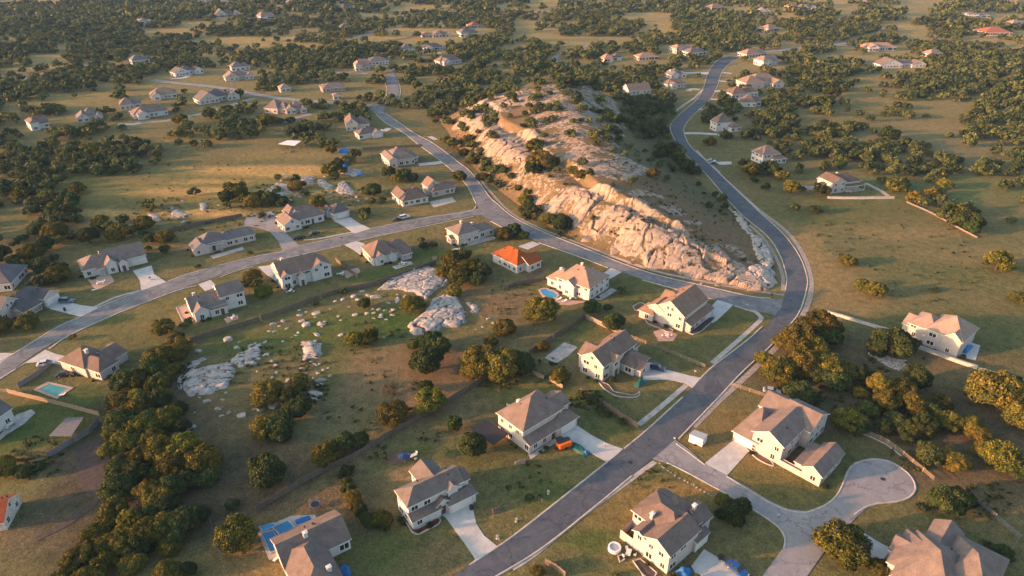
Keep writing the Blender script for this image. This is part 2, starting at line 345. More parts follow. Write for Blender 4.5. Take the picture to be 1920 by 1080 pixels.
# ------------------------------------------------------------------ ground sheet
GREEN, LUSH, OLIVE, TAN, DIRT, SUN_GOLD, DARK = (.075,.092,.034), (.045,.085,.022), (.115,.112,.052), (.205,.155,.08), (.135,.098,.062), (.36,.245,.10), (.07,.062,.045)
TINT = [  # px, py, rx m, ry m, colour, strength
 (1650,470,70,35,(.11,.115,.058),.8),(1500,470,14,34,TAN,.9),(1545,510,16,22,TAN,.7),(1680,430,30,12,TAN,.6),(1820,500,50,20,GREEN,.5),(1700,270,80,40,(.14,.135,.08),.9),(1790,240,40,14,TAN,.5),
 (1780,360,60,20,(.095,.12,.05),.9),(1600,400,40,18,GREEN,.7),(1700,590,60,20,(.10,.105,.05),.8),(1560,560,22,12,TAN,.7),(1860,620,40,14,GREEN,.5),(1850,480,30,10,TAN,.4),
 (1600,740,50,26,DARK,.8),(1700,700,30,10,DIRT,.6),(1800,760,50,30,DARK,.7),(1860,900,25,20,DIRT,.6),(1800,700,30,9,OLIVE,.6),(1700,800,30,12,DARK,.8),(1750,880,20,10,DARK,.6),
 (1400,745,20,8,OLIVE,.8),(1320,800,16,9,(.15,.12,.05),.8),(1430,880,12,7,(.17,.125,.055),.8),(1450,910,14,6,GREEN,.5),(1580,850,14,8,GREEN,.7),(1200,930,22,10,(.16,.135,.06),.8),(1130,960,10,12,(.16,.12,.05),.7),(1110,1010,7,4,LUSH,.8),(1250,890,20,5,GREEN,.6),
 (1400,1010,12,9,OLIVE,.8),(1290,920,14,4,(.2,.13,.05),.7),(1700,980,20,6,OLIVE,.6),(1870,1050,16,10,OLIVE,.8),(1640,1000,8,6,(.12,.10,.05),.6),
 (1330,620,16,14,GREEN,.9),(1250,640,24,8,OLIVE,.6),(1280,660,10,5,LUSH,.4),(1190,560,16,6,GREEN,.6),(1230,740,16,8,OLIVE,.8),(1140,760,16,8,(.12,.10,.05),.7),(1060,620,13,8,LUSH,.6),(1150,670,10,4,GREEN,.5),
 (1130,770,18,9,OLIVE,.7),(1070,745,16,5,LUSH,.6),(1050,900,15,12,OLIVE,.8),(985,930,9,7,LUSH,.7),(940,870,12,8,GREEN,.8),(1130,800,9,10,GREEN,.7),(900,760,18,7,LUSH,.7),(940,740,16,6,(.10,.11,.035),.6),
 (770,830,20,9,LUSH,.9),(820,820,12,7,LUSH,.8),(700,850,10,7,GREEN,.8),(760,890,9,5,(.2,.15,.1),.6),(700,880,5,8,LUSH,.5),(780,1020,20,9,OLIVE,.8),(830,1050,8,5,DIRT,.6),(920,960,10,12,OLIVE,.8),(650,1000,12,10,GREEN,.6),(723,1000,5,9,LUSH,.6),(700,1060,10,6,GREEN,.6),
 (560,920,20,10,DIRT,.8),(600,900,4,3,LUSH,.6),(460,1040,9,12,(.17,.12,.06),.7),(640,960,16,7,DIRT,.6),
 (680,760,40,28,(.12,.105,.062),.9),(740,700,30,16,(.16,.12,.075),.8),(600,820,26,14,(.115,.11,.06),.8),(560,870,16,8,DIRT,.5),(650,620,24,12,LUSH,.9),(560,640,22,10,LUSH,.6),(480,640,16,8,LUSH,.8),(440,740,20,16,(.10,.10,.05),.8),(390,780,12,8,DIRT,.5),(860,680,20,10,DIRT,.8),(930,560,20,12,DIRT,.8),(960,620,18,10,(.13,.105,.065),.7),(880,620,12,8,OLIVE,.8),(620,700,5,14,LUSH,.6),(360,760,8,5,DIRT,.9),(720,600,14,8,LUSH,.8),
 (760,510,14,6,LUSH,.8),(700,520,10,6,LUSH,.8),(810,480,14,6,LUSH,.8),(640,540,16,5,OLIVE,.7),(1060,490,20,6,GREEN,.8),(1140,490,8,3,GREEN,.6),(1000,540,14,5,GREEN,.7),(1200,530,20,4,GREEN,.7),
 (300,600,26,10,(.125,.12,.05),.9),(400,530,26,8,OLIVE,.8),(260,640,16,6,GREEN,.6),(150,600,20,5,GREEN,.8),(60,600,16,8,GREEN,.8),(60,720,12,6,OLIVE,.8),(150,750,14,7,LUSH,.6),(120,640,12,4,OLIVE,.7),
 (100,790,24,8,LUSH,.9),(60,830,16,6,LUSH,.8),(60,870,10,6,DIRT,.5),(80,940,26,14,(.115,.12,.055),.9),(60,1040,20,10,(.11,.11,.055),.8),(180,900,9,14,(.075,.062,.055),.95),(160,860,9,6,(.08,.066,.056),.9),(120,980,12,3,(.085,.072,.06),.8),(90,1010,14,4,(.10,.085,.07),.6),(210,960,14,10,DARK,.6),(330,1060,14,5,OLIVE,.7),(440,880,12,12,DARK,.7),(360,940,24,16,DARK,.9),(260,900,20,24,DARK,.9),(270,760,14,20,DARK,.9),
 (560,450,14,5,OLIVE,.8),(740,400,30,7,(.16,.13,.06),.8),(860,400,12,6,OLIVE,.7),(700,340,12,6,GREEN,.8),(780,300,14,5,GREEN,.7),(640,380,20,5,OLIVE,.6),(350,400,28,8,OLIVE,.6),(300,480,16,6,GREEN,.7),(350,470,14,5,DIRT,.4),(500,440,10,4,GREEN,.7),(350,500,24,6,OLIVE,.7),
 (340,350,80,26,(.15,.14,.05),.95),(420,360,55,6,SUN_GOLD,.95),(300,400,44,5,SUN_GOLD,.9),(500,320,66,9,SUN_GOLD,.95),(330,340,34,4,SUN_GOLD,.9),(220,420,20,5,SUN_GOLD,.5),(440,300,60,8,OLIVE,.8),(560,290,30,10,(.19,.15,.07),.8),(250,330,40,14,(.10,.115,.05),.8),  # gold streaks: low sunlight on the left meadow, put into the grass colour
 (240,180,60,8,(.19,.165,.07),.8),(380,260,60,8,(.18,.14,.06),.7),(150,170,70,7,GREEN,.5),(500,60,200,20,(.24,.19,.09),.7),(700,70,160,12,(.30,.23,.09),.9),(860,55,160,10,(.30,.22,.09),.9),(400,100,120,14,(.23,.18,.09),.8),(200,100,120,14,(.17,.15,.075),.7),(60,10,200,18,(.34,.25,.12),.9),(1120,50,160,22,(.25,.20,.085),.9),(1200,40,160,14,(.27,.20,.08),.8),(1000,60,100,16,(.15,.15,.07),.8),(1060,75,60,9,(.12,.135,.06),.8),(1350,25,200,12,(.30,.21,.10),.7),(1550,2,200,14,(.28,.2,.1),.8),(1720,20,160,12,(.26,.2,.1),.7),(1700,40,80,16,(.16,.15,.07),.8),(1700,60,80,8,(.17,.155,.07),.6),(1560,100,40,8,(.10,.125,.05),.7),(1860,80,60,10,(.2,.17,.08),.7),
 (1550,150,40,10,GREEN,.4),(1230,190,14,24,(.13,.12,.06),.7),(930,420,10,8,DIRT,.6),(960,395,12,5,TAN,.6),(860,300,9,20,DIRT,.6),(800,250,14,20,OLIVE,.5),(880,190,20,10,GREEN,.6),(1280,660,10,8,OLIVE,.5),(1425,640,9,10,OLIVE,.4),(1060,180,60,30,(.11,.095,.055),.4)]
TW = []
for px, py, rx, ry, c, s in TINT:
    x, y = P(px, py); TW.append((x, y, rx, ry, c, s))
def tint(x, y):
    n = len(x); d = np.hypot(x, y)
    base = np.empty((n, 3)); base[:] = OLIVE
    fk = ss(350, 900, d)[:, None]; base = base*(1-fk) + np.array((.25, .205, .095))*fk
    nz = (np.sin(x*.11+np.sin(y*.09)*2)+np.sin(y*.13+np.sin(x*.07)*2))*.12 + (np.sin(x*.43+1.3*np.sin(y*.31))+np.sin(y*.51+1.7*np.sin(x*.37)))*.06
    base = base*1.0
    for bx, by, rx, ry, c, s in TW:
        q = np.hypot((x-bx)/rx, (y-by)/ry)
        m = q < 1.9
        if not m.any(): continue
        f = (s*(1 - ss(.55, 1.35, q[m]+nz[m])))[:, None]
        base[m] = base[m]*(1-f) + np.array(c)*f
    return base*np.array((1.15, 1.13, 1.02))
def set_attr(me, name, arr, typ='FLOAT_COLOR'):
    a = me.attributes.new(name, typ, 'POINT')
    if typ == 'FLOAT_COLOR':
        q = np.ones((len(arr), 4), np.float32); q[:, :3] = arr; a.data.foreach_set('color', q.ravel())
    else: a.data.foreach_set('value', np.asarray(arr, np.float32))
def axis(lo, hi, d, far, g=1.09):
    a = list(np.arange(lo, hi+.01, d)); s = d
    while a[-1] < far: s *= g; a.append(a[-1]+s)
    return a
def grid_faces(nx, ny):
    i = np.arange(nx-1)[None, :] + nx*np.arange(ny-1)[:, None]; i = i.ravel()
    return np.stack([i, i+1, i+1+nx, i+nx], 1)
xp = axis(0, 300, 2.2, 9000); xs = np.array([-v for v in xp[:0:-1]] + xp)
ys = np.array([-60, -20, 10] + axis(30, 470, 2.2, 12000, 1.03))
X, Y = np.meshgrid(xs, ys); Xf, Yf = X.ravel(), Y.ravel()
Z = roll(Xf, Yf)
Z = Z - .9*np.where(inside(Xf, Yf, HILL), ss(1, 8, polyd(Xf, Yf, HILL, True)), 0) if True else Z
ins = inside(Xf, Yf, HILL)
g = np_mesh('ground', np.stack([Xf, Yf, Z], 1), grid_faces(len(xs), len(ys)), M['ground'], True)
set_attr(g, 'tint', tint(Xf, Yf)); go = link('ground', g); tag(go, kind='structure')

# ------------------------------------------------------------------ blocky rock relief
def _h(i, j, k):
    v = np.sin(i*127.1+j*311.7+k*74.7)*43758.5453; return v - np.floor(v)
def vor(x, y, size, seed):
    gx, gy = x/size, y/size; ix, iy = np.floor(gx), np.floor(gy)
    f1 = np.full(x.shape, 9.0); f2 = f1.copy(); idv = np.zeros(x.shape); cx = f1*0; cy = f1*0
    for a in (-1, 0, 1):
        for b in (-1, 0, 1):
            jx, jy = ix+a, iy+b
            qx = jx+.1+.8*_h(jx, jy, seed); qy = jy+.1+.8*_h(jx, jy, seed+5)
            d = np.hypot(gx-qx, gy-qy); hh = _h(jx, jy, seed+9)
            n1 = d < f1
            f2 = np.where(n1, f1, np.minimum(f2, d)); idv = np.where(n1, hh, idv); cx = np.where(n1, gx-qx, cx); cy = np.where(n1, gy-qy, cy); f1 = np.where(n1, d, f1)
    return f1, f2, idv, cx*size, cy*size
def relief(x, y, big=8.0, small=2.6, amp=1.0, ang=.6):
    ca, sa = math.cos(ang), math.sin(ang)
    u, v = (x*ca+y*sa), (-x*sa+y*ca)*1.5
    u = u + 1.6*np.sin(v*.23+u*.11)+.5*np.sin(v*.9)+.2*np.sin(v*2.1); v = v + 1.5*np.sin(u*.27+1)+.5*np.sin(u*1.1)
    def tier(sz, seed, cw):
        f1, f2, i, cx, cy = vor(u, v, sz, seed); cr = ss(0, cw, f2-f1)
        t1 = _h(i*97, i*31, seed)-.45; t2 = _h(i*57, i*11, seed+2)-.5
        return i, cr, (cx*t1+cy*t2)/sz, f1
    i, c1, p1, f1 = tier(big, 3, .11); j, c2, p2, g1 = tier(small, 8, .16); k, c3, p3, h1 = tier(small*.42, 12, .25)
    h = (.5+1.0*i+1.9*p1)*(.3+.7*c1) + (.2+.8*j+1.5*p2)*(.35+.65*c2)*.62 + (.25*k+.3*p3)*(.4+.6*c3)*.5
    return h*amp, np.minimum(c1, .15+.85*c2)
# hill
HPX = {  # rock zones on the hill, picture outlines
 'face': [(1003,378),(1040,362),(1105,345),(1180,368),(1250,398),(1300,432),(1345,455),(1400,500),(1442,545),(1400,547),(1300,527),(1200,498),(1110,462),(1060,432),(1010,408)],
 'slope': [(845,245),(862,215),(900,190),(960,172),(1010,163),(1050,160),(1085,165),(1040,180),(985,196),(940,212),(915,228),(960,236),(1010,246),(1052,262),(1060,280),(1010,300),(985,322),(950,318),(915,300),(895,270),(870,240)],
 'patch1': [(1040,285),(1110,275),(1190,300),(1240,330),(1180,345),(1110,335),(1060,325)],
 'patch2': [(1180,345),(1240,365),(1330,425),(1300,430),(1240,395),(1170,365)],
 'patch3': [(1060,200),(1120,190),(1150,215),(1110,250),(1060,235)],
 'skirt': [(860,265),(900,225),(990,240),(1060,290),(1100,345),(1050,372),(1005,385),(960,350),(905,310)],
 'crest': [(960,175),(1080,160),(1140,180),(1180,240),(1160,290),(1060,290),(1000,240)],
 'patch4': [(1320,440),(1400,465),(1420,500),(1380,490)]}
HS = {'face': 1.0, 'slope': .86, 'patch1': .66, 'patch2': .68, 'patch3': .62, 'patch4': .56, 'skirt': .52, 'crest': .6}
hx = np.arange(HBX[0]-1, HBX[1]+1, .6); hy = np.arange(HBX[2]-1, HBX[3]+1, .6)
X, Y = np.meshgrid(hx, hy); Xf, Yf = X.ravel(), Y.ravel()
inH = inside(Xf, Yf, HILL); dB = np.where(inH, polyd(Xf, Yf, HILL, True), 0)
rk = np.zeros(len(Xf)); wob = .5*np.sin(Xf*.3+2*np.sin(Yf*.21))+.5*np.sin(Yf*.37+2*np.sin(Xf*.19))
for k, pl in HPX.items():
    wp = [P(*p) for p in pl]; q = inside(Xf, Yf, wp); d = polyd(Xf, Yf, wp, True); sdv = np.where(q, d, -d)
    rk = np.maximum(rk, HS[k]*ss(-1.5, 3.5, sdv + 2.2*wob))
rel, crk = relief(Xf, Yf, 15.0, 5.6, 1.35, .75); holes = ss(.35, .8, np.sin(Xf*.16+2*np.sin(Yf*.11))*np.sin(Yf*.19+1.5*np.sin(Xf*.13)))
rk = rk*(1-.5*holes)
base = hz(Xf, Yf)
strong = ss(.75, .95, rk)
Zh = base + strong*(rel*.78-.3) + ss(.4, .7, rk)*(1-strong)*np.clip(rel-.9, -.05, .4)*.6
Zh = np.where(inH, Zh - .35*(1-ss(0, 2.5, dB)), base-1.5)
rka = rk*np.where(strong > .5, .62+.38*crk, .75)
msk = (inH | (polyd(Xf, Yf, HILL, True) < 1.6))
Fq = grid_faces(len(hx), len(hy)); Fq = Fq[msk[Fq].all(1)]
use = np.unique(Fq); mp_ = -np.ones(len(Xf), int); mp_[use] = np.arange(len(use))
hm = np_mesh('hill', np.stack([Xf, Yf, Zh], 1)[use], mp_[Fq], M['hill'], True)
hm.polygons.foreach_set('use_smooth', ~(strong[Fq].max(1) > .3))
ht = tint(Xf[use], Yf[use]); hxn = ss(0, 1, (np.sin(Xf[use]*.05)+np.sin(Yf[use]*.06+Xf[use]*.02))*.4+.5)[:, None]
hw = hill(Xf[use], Yf[use]); east = ss(-10, 40, polyd(Xf[use], Yf[use], HW) - 45)[:, None]
ht = np.array((.17, .12, .07))*(1-hxn)+np.array((.13, .105, .06))*hxn; ht = ht*(1-east*.8)+np.array((.095, .10, .05))*east*.8
set_attr(hm, 'tint', ht); set_attr(hm, 'rock', rka[use], 'FLOAT'); set_attr(hm, 'crack', crk[use], 'FLOAT')
tag(link('hill', hm), kind='structure')
HT = (hx, hy, Zh.reshape(len(hy), len(hx)), inH.reshape(len(hy), len(hx)))
def surf(x, y):
    """height of what one stands on, rocks of the hill included"""
    i, j = int((x-hx[0])/.6), int((y-hy[0])/.6)
    if 0 <= i < len(hx)-1 and 0 <= j < len(hy)-1 and HT[3][j, i]: return float(HT[2][j, i])
    return hz1(x, y)

# ------------------------------------------------------------------ sheets, ribbons
def dens(pl, step=2.0):
    out = []
    for i in range(len(pl)):
        a, b = np.array(pl[i]), np.array(pl[(i+1) % len(pl)]); n = max(1, int(np.linalg.norm(b-a)/step))
        out += [tuple(a+(b-a)*k/n) for k in range(n)]
    return out
def sheet_mesh(name, pl, mat, off, step=3.0, skirt=.25, zf=None):
    zf = zf or hz
    b = dens(pl, step); xs_, ys_ = [p[0] for p in b], [p[1] for p in b]
    gx, gy = np.meshgrid(np.arange(min(xs_), max(xs_), step), np.arange(min(ys_), max(ys_), step)); gx, gy = gx.ravel(), gy.ravel()
    m = inside(gx, gy, b) & (polyd(gx, gy, b, True) > step*.4) if len(gx) else np.zeros(0, bool)
    pts = b + list(zip(gx[m], gy[m]))
    r = delaunay_2d_cdt([Vector(p) for p in pts], [], [list(range(len(b)))], 1, 1e-4)
    V = np.array([tuple(v) for v in r[0]]); Zv = zf(V[:, 0], V[:, 1])+off
    me = bpy.data.meshes.new(name); vs = [tuple(q) for q in np.column_stack([V, Zv])]; fs = [tuple(f) for f in r[2]]
    n = len(vs); ring = [i for i in range(len(b))]; vs += [(b[i][0], b[i][1], float(Zv[i])-skirt-off) for i in ring]
    a2 = sum(b[i][0]*b[(i+1) % len(b)][1]-b[(i+1) % len(b)][0]*b[i][1] for i in ring)
    for i in ring:
        j = (i+1) % len(b); q = (i, j, n+j, n+i); fs.append(q[::-1] if a2 > 0 else q)
    me.from_pydata(vs, [], fs); me.materials.append(mat); me.update(); return me
def sheet(name, px, mat, off=.06, kind='structure', smooth=False, **k):
    pl = [P(*p) for p in px]
    if smooth: pl = [tuple(p) for p in catmull(pl+[pl[0]], 1.5)][:-1]
    o = link(name, sheet_mesh(name, pl, M[mat], off, **k)); tag(o, kind=kind); return o
def doff(x, y): return .0 if y < 450 else (y-450)*.00035
def ribbon(name, pairs, mat, off=.06):
    L = [P(*a) for a, b in pairs]; Rr = [P(*b) for a, b in pairs]
    LR = catmull([np.array((*l, *r)) for l, r in zip(L, Rr)], 3.0); n = 5; V = []
    for q in LR:
        for k in range(n+1):
            t = k/n; x, y = q[0]*(1-t)+q[2]*t, q[1]*(1-t)+q[3]*t; V.append((x, y, hz1(x, y)+off+doff(x, y)+.04*math.sin(math.pi*t)))
    me = np_mesh(name, V, grid_faces(n+1, len(LR))[:, ::-1], M[mat], True); o = link(name, me); tag(o, kind='structure')
    return o
def centre_ribbon(name, px, width, mat, off=.06):
    c = [np.array(p) for p in catmull([np.array(P(*p)) for p in px], 4.0)]; V = []
    for i, p in enumerate(c):
        d = c[min(i+1, len(c)-1)]-c[max(i-1, 0)]; d /= np.linalg.norm(d); nn = np.array((-d[1], d[0]))
        for k in (-1, -.33, .33, 1):
            x, y = p+nn*k*width/2; V.append((x, y, hz1(x, y)+off+doff(x, y)))
    o = link(name, np_mesh(name, V, grid_faces(4, len(c))[:, ::1], M[mat], True)); tag(o, kind='structure'); return o
def kerb(px, name='kerb', width=.45, h=.13, mat='kerb', side=0):
    """a raised strip with real thickness along picture points"""
    c = [np.array(p) for p in catmull([np.array(P(*p)) for p in px], 2.0)]; V = []
    for i, p in enumerate(c):
        d = c[min(i+1, len(c)-1)]-c[max(i-1, 0)]; d /= np.linalg.norm(d); nn = np.array((-d[1], d[0])); e = doff(*p)
        for k, z in ((-1, -.3), (-1, h), (1, h), (1, -.3)):
            x, y = p+nn*(k*width/2+side); V.append((x, y, hz1(x, y)+z+e))
    o = link(name, np_mesh(name, V, grid_faces(4, len(c)), M[mat])); tag(o, kind='structure'); return o

main_pairs = [((790,1125),(850,1135)),((846,1083),(905,1093)),((900,1046),(955,1066)),((960,1008),(1010,1031)),((1060,930),(1110,953)),((1135,870),(1185,891)),((1210,810),(1262,828)),((1297,729),(1350,741)),((1335,690),(1392,697)),((1400,640),(1440,652)),((1440,610),(1476,613)),((1465,571),(1498,583)),((1475,540),(1511,540)),((1477,520),(1511,518)),((1465,480),(1497,480)),((1440,442),(1466,438)),((1385,395),(1412,388)),((1320,320),(1338,316)),((1281,283),(1297,279)),((1267,262),(1284,259)),((1259,237),(1281,239)),((1274,217),(1296,218)),((1310,185),(1330,186)),((1322,162),(1343,162)),((1330,135),(1352,136)),((1348,113),(1368,118)),((1366,106),(1386,108))]
ribbon('main_road', main_pairs, 'asphalt', .11)
s2 = [((1480,562),(1478,600)),((1440,560),(1440,588)),((1410,557),(1395,578)),((1335,540),(1330,558)),((1210,510),(1205,524)),((1085,462),(1080,478)),((1010,432),(1000,450)),((960,406),(950,428)),((935,385),(905,405)),((917,370),(892,380)),((885,327),(872,342)),((855,302),(830,304)),((812,270),(787,272)),((780,253),(755,247)),((750,233),(728,233)),((722,213),(706,215)),((712,203),(693,203))]
ribbon('side_street', s2, 'street', .08)
ribbon('north_street', [((700,212),(720,209)),((698,198),(724,196)),((722,188),(744,184)),((728,172),(748,168)),((725,155),(745,152)),((727,140),(740,138)),((735,128),(743,127))], 'street', .07)
s3 = [((930,386),(925,412)),((880,394),(888,404)),((780,412),(755,432)),((692,430),(640,460)),((560,462),(520,487)),((480,482),(450,505)),((362,512),(330,545)),((275,540),(230,583)),((185,577),(132,627)),((110,612),(80,655)),((30,662),(0,710)),((-50,705),(-70,755))]
ribbon('west_street', s3, 'street', .065)
cul = [(1262,822),(1290,842),(1320,869),(1360,890),(1400,913),(1440,938),(1477,955),(1512,959),(1545,947),(1565,932),(1578,910),(1587,885),(1602,867),(1635,859),(1665,863),(1692,876),(1712,895),(1720,917),(1707,935),(1680,943),(1645,946),(1625,953),(1607,968),(1590,988),(1560,1015),(1538,1045),(1510,1085),(1480,1120),(1400,1120),(1440,1066),(1470,1025),(1470,1008),(1462,993),(1440,974),(1400,950),(1360,926),(1310,900),(1285,885),(1250,868),(1225,861),(1205,865),(1190,878)]
sheet('cul_de_sac', cul, 'pale_street', .09, smooth=False)
# kerbs
for k in [
 [(880,1060),(960,1007),(1060,929),(1138,867)],[(1170,842),(1210,809),(1280,745)],[(1300,725),(1335,689),(1400,639),(1430,612)],
 [(905,1096),(1010,1033),(1110,955),(1185,893)],[(1272,824),(1350,743),(1392,698),(1442,652),(1478,613),(1500,583),(1513,540),(1513,518),(1499,480),(1468,438),(1414,388),(1340,316),(1299,279),(1286,259),(1283,239),(1298,218),(1332,186),(1345,162),(1354,136),(1370,118),(1388,108)],
 [(1473,545),(1475,520),(1463,480),(1438,442),(1383,395),(1318,320),(1279,283),(1265,262),(1257,237),(1272,217),(1308,185),(1320,162),(1328,135),(1346,113),(1364,106)],
 [(1445,559),(1410,556),(1335,539),(1210,509),(1085,461),(1010,431),(960,405),(935,384),(918,369),(886,326),(856,301),(813,269),(781,252),(751,232),(723,212)],
 [(1425,588),(1396,580),(1377,573)],[(1340,562),(1329,559),(1204,525)],[(1140,502),(1079,479),(1010,455)],[(985,445),(950,430),(920,415)],[(893,383),(890,376),(871,342),(829,304),(786,272),(754,247),(727,233),(705,215)],
 [(893,386),(879,396),(780,411),(695,429)],[(665,438),(560,461)],[(532,472),(480,481),(362,511),(315,528)],[(262,546),(220,562),(185,576)],[(150,596),(110,612),(30,661),(-50,704)],
 [(888,406),(755,433),(665,453)],[(640,461),(520,488)],[(475,500),(450,506),(412,520)],[(370,535),(330,546),(230,584),(132,628),(92,655)],[(30,692),(0,711),(-70,756)],
 [(1268,832),(1290,848),(1322,872)],[(1362,893),(1400,916),(1440,941),(1477,957),(1512,961),(1545,949),(1567,932),(1580,910),(1589,885),(1604,869),(1635,861),(1665,865),(1691,878),(1710,896),(1717,917),(1705,933),(1679,941),(1645,944),(1620,953),(1602,966)],
 [(1470,1030),(1473,1010),(1463,992),(1440,973),(1360,925),(1285,884),(1250,867)],
 [(697,194),(720,186),(726,170),(722,155)],[(727,196),(747,185),(751,168),(747,152)]]: kerb(k)
# pale verges and pavements
for i, (nm, px, wd, mt, of) in enumerate([
 ('sidewalk', [(1197,797),(1240,762),(1287,722)], 1.5, 'kerb', .04),('sidewalk', [(1335,681),(1380,642),(1425,601),(1424,592),(1410,581),(1377,573)], 1.5, 'kerb', .04),
 ('gravel_verge', [(1425,395),(1478,437),(1507,480),(1520,520),(1520,550),(1508,586),(1488,615),(1450,657),(1400,705),(1352,748),(1300,800)], 1.7, 'gravel', .045),
 ('gravel_verge', [(1306,282),(1345,322),(1425,395)], 1.0, 'kerb', .045),
 ('gravel_verge', [(1468,545),(1467,515),(1453,480),(1425,440),(1372,395),(1340,362)], 1.3, 'gravel', .045),
 ('gravel_verge', [(1228,866),(1160,915),(1080,975),(1000,1040),(960,1066)], 1.3, 'kerb', .035),
 ('gravel_verge', [(1470,553),(1430,548),(1340,532),(1210,503),(1085,456),(1010,427),(960,400),(925,366),(892,326)], 1.2, 'gravel', .04),
 ('sidewalk', [(570,450),(600,447),(668,434)], 1.2, 'kerb', .035),('sidewalk', [(365,515),(420,500),(478,488)], 1.0, 'kerb', .035),('sidewalk', [(175,577),(215,558),(262,545)], 1.2, 'kerb', .035),
 ('sidewalk', [(748,237),(790,262),(812,268)], 1.0, 'kerb', .035),
 ('sidewalk', [(1334,310),(1349,323)], 1.2, 'kerb', .03),
 ('gravel_verge', [(1243,247),(1252,222),(1278,200),(1300,185),(1318,168)], 1.6, 'kerb', .04),
 ('garden_path', [(1665,368),(1652,358),(1622,343)], 2.2, 'kerb', .04),('garden_path', [(1615,812),(1660,832),(1690,855)], .6, 'kerb', .02),
 ('country_road', [(697,198),(660,196),(615,192),(542,186),(480,177),(430,167),(375,160),(330,156),(287,150)], 6.0, 'pale_street', .05),
 ('country_road', [(245,234),(285,229),(315,226),(360,217),(410,205),(450,192),(478,184)], 4.5, 'pale_street', .045),
 ('country_road', [(-20,162),(40,149),(88,136),(108,130)], 5.0, 'pale_street', .05),('country_road', [(775,48),(755,51),(717,56),(685,66),(660,74),(628,84)], 6.0, 'pale_street', .06),
 ('country_road', [(1107,84),(1085,91),(1063,98),(1042,106),(1042,114),(1062,122)], 5.0, 'pale_street', .06),
 ('country_road', [(1380,108),(1410,100),(1450,96),(1502,89),(1540,85),(1580,82),(1615,75),(1635,66),(1655,60)], 7.0, 'pale_street', .06),
 ('country_road', [(1508,90),(1525,97),(1535,100)], 5.0, 'pale_street', .05),('country_road', [(1565,84),(1600,88),(1622,91)], 5.0, 'pale_street', .05),('country_road', [(1757,68),(1790,63)], 5.0, 'pale_street', .05),
 ('country_road', [(690,82),(740,75),(790,66)], 9.0, 'dirt', .03),('driveway', [(525,230),(550,222),(583,214)], 5.0, 'pale_street', .05),('driveway', [(150,123),(175,118),(205,118)], 6.0, 'pale_street', .05),
 ('driveway', [(320,148),(345,146),(355,140)], 4.5, 'concrete', .05),('driveway', [(222,233),(250,233),(262,230)], 4, 'concrete', .055),
 ('driveway', [(1345,137),(1320,137),(1310,139)], 4.5, 'concrete', .05),('driveway', [(1353,136),(1372,138)], 4, 'concrete', .05),('driveway', [(1346,152),(1362,153)], 4, 'concrete', .05),('driveway', [(1338,172),(1352,170)], 4, 'concrete', .05),('driveway', [(1332,186),(1356,187)], 4, 'concrete', .05),('driveway', [(1314,206),(1306,202)], 4, 'concrete', .05),
 ('driveway', [(1284,250),(1312,250),(1345,252)], 4, 'concrete', .05),('driveway', [(1312,168),(1298,167),(1290,170)], 4, 'concrete', .05),('driveway', [(1326,140),(1318,137),(1285,137)], 5, 'concrete', .05),
 ('driveway', [(1304,280),(1325,285),(1345,300)], 0.1, 'concrete', .01),
 ('driveway', [(1497,350),(1510,352),(1530,353)], 6, 'pale_street', .05),('driveway', [(729,240),(722,245),(712,244)], 4, 'concrete', .05),('driveway', [(805,258),(812,262),(800,258)], .1, 'concrete', .01),
 ('driveway', [(835,303),(815,306),(785,309)], 4.5, 'concrete', .05),('driveway', [(805,256),(818,262)], 3, 'concrete', .05),
 ('patio', [(610,135),(650,137),(690,138)], 5, 'pale_street', .05),('patio', [(775,92),(800,98),(828,100)], 5, 'concrete', .05),('patio', [(905,80),(915,82)], 10, 'pale_street', .05)]):
    if wd > .2: centre_ribbon(nm, px, wd, mt, of + .0015*(i % 7))
